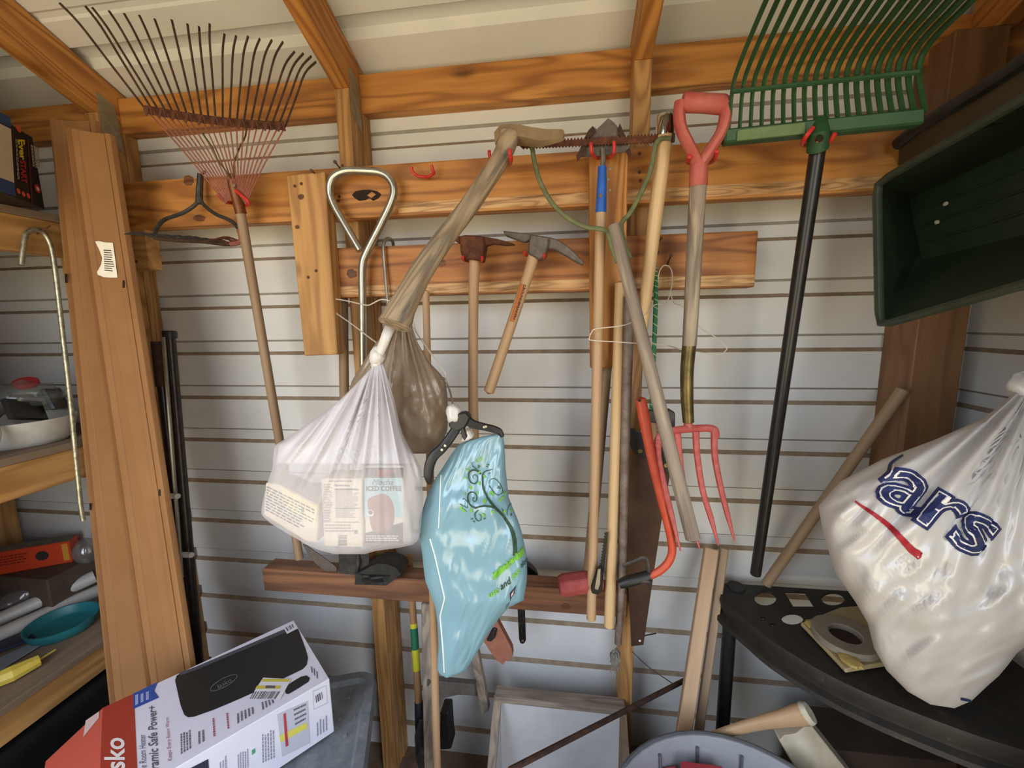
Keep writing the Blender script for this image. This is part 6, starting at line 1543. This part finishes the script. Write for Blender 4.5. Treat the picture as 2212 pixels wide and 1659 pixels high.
for q in ((1965, 396), (2043, 440), (2024, 480)):
    obj('paint_fleck', lump(WX(q[0], q[1], XI - 0.004), 0.002, 0.006, 0.004, q[0], 0.3, 6, 4), flat('fleck', '#c9c4b0'), t)
obj('hanging_strap', tube([TR.lerp(TL, 0.35), Vector((XR - 0.03, TR.lerp(TL, 0.35).y, TR.z + 0.05))], 0.004, 6), M_BLACKP, t)
t = thing('black_tub', 'black tub rim with brown side hanging above the green barrow tray', 'tub', Vector((0.78, -0.35, H + 0.3)))
M_DKB = plain('dark_brown_plastic', '#3a3026', '#463a2e', rough=0.5, scale=20, bump=0.1)
XU = 0.66
tb = [WX(1942, 316, XU), WX(1990, 278, XU), WX(2100, 212, XU), WX(2180, 162, XU), WX(2240, 122, XU)]
tb2 = [WX(1940, 356, XU + 0.02), WX(1995, 345, XU + 0.02), WX(2110, 300, XU + 0.02), WX(2185, 262, XU + 0.02), WX(2245, 226, XU + 0.02)]
up_, lo2 = crom(tb, 4), crom(tb2, 4)
obj('side', skin([[a_, b_, b_ + Vector((0.12, 0, 0)), a_ + Vector((0.15, 0, 0.02))] for a_, b_ in zip(up_, lo2)]), M_DKB, t, smooth=True)
obj('rim', tube([p + Vector((-0.004, 0, 0.004)) for p in up_], 0.012, 8, flat=0.8), M_BLACKP, t, smooth=True)

# ---- round grey bin in front
bc = Vector((0.315, -0.545, 0)); BRR = 0.243; ZB = 0.5
t = thing('grey_bin', 'round grey plastic bin with red things in it at the bottom edge', 'bin', bc)
M_BIN = plain('light_grey_plastic', '#8f8f92', '#9b9b9e', rough=0.45, scale=14, bump=0.05)
def cr_(r, z): return oval(bc, r, r, z, 48)
obj('bin', skin([cr_(BRR * 0.78, 0.001), cr_(BRR * 0.97, ZB - 0.03), cr_(BRR * 1.0, ZB - 0.03), cr_(BRR * 1.03, ZB - 0.018), cr_(BRR * 1.02, ZB), cr_(BRR * 0.985, ZB), cr_(BRR * 0.955, ZB - 0.03), cr_(BRR * 0.76, 0.012)]), M_BIN, t, smooth=True)
obj('dark_rim', tube(cr_(BRR * 1.015, ZB - 0.004), 0.0065, 8, closed=True), plain('dark_grey_rim', '#55565a', '#616266', rough=0.5), t, smooth=True)
for k in range(16):
    a_ = 2 * math.pi * k / 16 + 0.1
    dirn = Vector((math.cos(a_), math.sin(a_), 0))
    obj('rib', tube([bc + dirn * BRR * 0.945 + Vector((0, 0, ZB - 0.02)), bc + dirn * BRR * 0.80 + Vector((0, 0, 0.10))], 0.0035, 6), MATS['dark_grey_rim'], t, smooth=True)
M_RPL = plain('red_plastic', '#a3303a', '#b23e46', rough=0.4, scale=20, bump=0.05)
rp = [WZ(1470, 1640, ZB - 0.02), WZ(1560, 1652, ZB - 0.03), WZ(1600, 1720, ZB - 0.03), WZ(1480, 1720, ZB - 0.02)]
tag(obj('red_tray', prism(rp, (0, 0, -0.03)), M_RPL, bevel=0.004), 'red plastic tray lying in the grey bin', 'tray')
rp = [WZ(1400, 1660, ZB - 0.05), WZ(1462, 1650, ZB - 0.05), WZ(1470, 1720, ZB - 0.05), WZ(1400, 1720, ZB - 0.05)]
tag(obj('red_plate', prism(rp, (0, 0, -0.03)), M_RPL, bevel=0.004), 'flat red plastic plate at the left in the grey bin', 'plate')
tag(obj('bin_filling', prism(cr_(BRR * 0.88, 0.02), (0, 0, ZB - 0.12)), plain('dark_filling', '#2e2622', '#473a33', rough=0.9, scale=30, bump=0.8)), 'dark mixed rubbish filling the grey bin', 'rubbish')
# ---- flared axe handle lying behind the bin
pts = [(1528, 1596, 0.275), (1580, 1578, 0.28), (1640, 1562, 0.29), (1690, 1552, 0.30), (1722, 1545, 0.305), (1742, 1541, 0.31)]
t = thing('flared_handle', 'pale flared tool handle with white-painted butt lying behind the bin', 'handle', W(1640, 1575, 0.29))
hr_ = lerps([0.011, 0.0125, 0.015, 0.019, 0.023, 0.024], 4)
hpn = crom(PX(pts), 4)
obj('shaft', tube(hpn, hr_, 14, flat=0.75), M_HANDLE, t, smooth=True, axis=hpn[-1] - hpn[0])
obj('painted_butt', tube([hpn[-2], hpn[-1], hpn[-1] + (hpn[-1] - hpn[-2]).normalized() * 0.008], [0.0245, 0.0255, 0.022], 14, flat=0.78), plain('butt_white', '#c9c0aa', '#b0a58c', rough=0.7, scale=40), t, smooth=True)
# ---- dirty downspout
M_DSP = plain('dirty_cream_plastic', '#a8987c', '#bfb49e', rough=0.6, scale=14, bump=0.2, c3='#d2cabb')
da, db = W(1705, 1560, 0.28), W(1800, 1700, 0.29)
ax_ = (db - da).normalized(); u_ = Vector((0, -1, 0)); u_ = (u_ - ax_ * u_.dot(ax_)).normalized(); v_ = ax_.cross(u_)
def sec(p, w_, h_): return [p + v_ * s1_ * w_ + u_ * s2_ * h_ for s1_, s2_ in ((-1, -1), (-0.6, -0.8), (0.6, -0.8), (1, -1), (1, 1), (0.6, 0.8), (0, 1.0), (-0.6, 0.8), (-1, 1))]
db = to_floor(da, db)
tag(obj('downspout', skin([sec(da, 0.038, 0.03), sec(da.lerp(db, 0.25), 0.05, 0.035), sec(db + Vector((0, 0, 0.03)), 0.06, 0.04)]), M_DSP, bevel=0.003, smooth=True), 'dirty cream downspout section standing behind the grey bin', 'downspout')
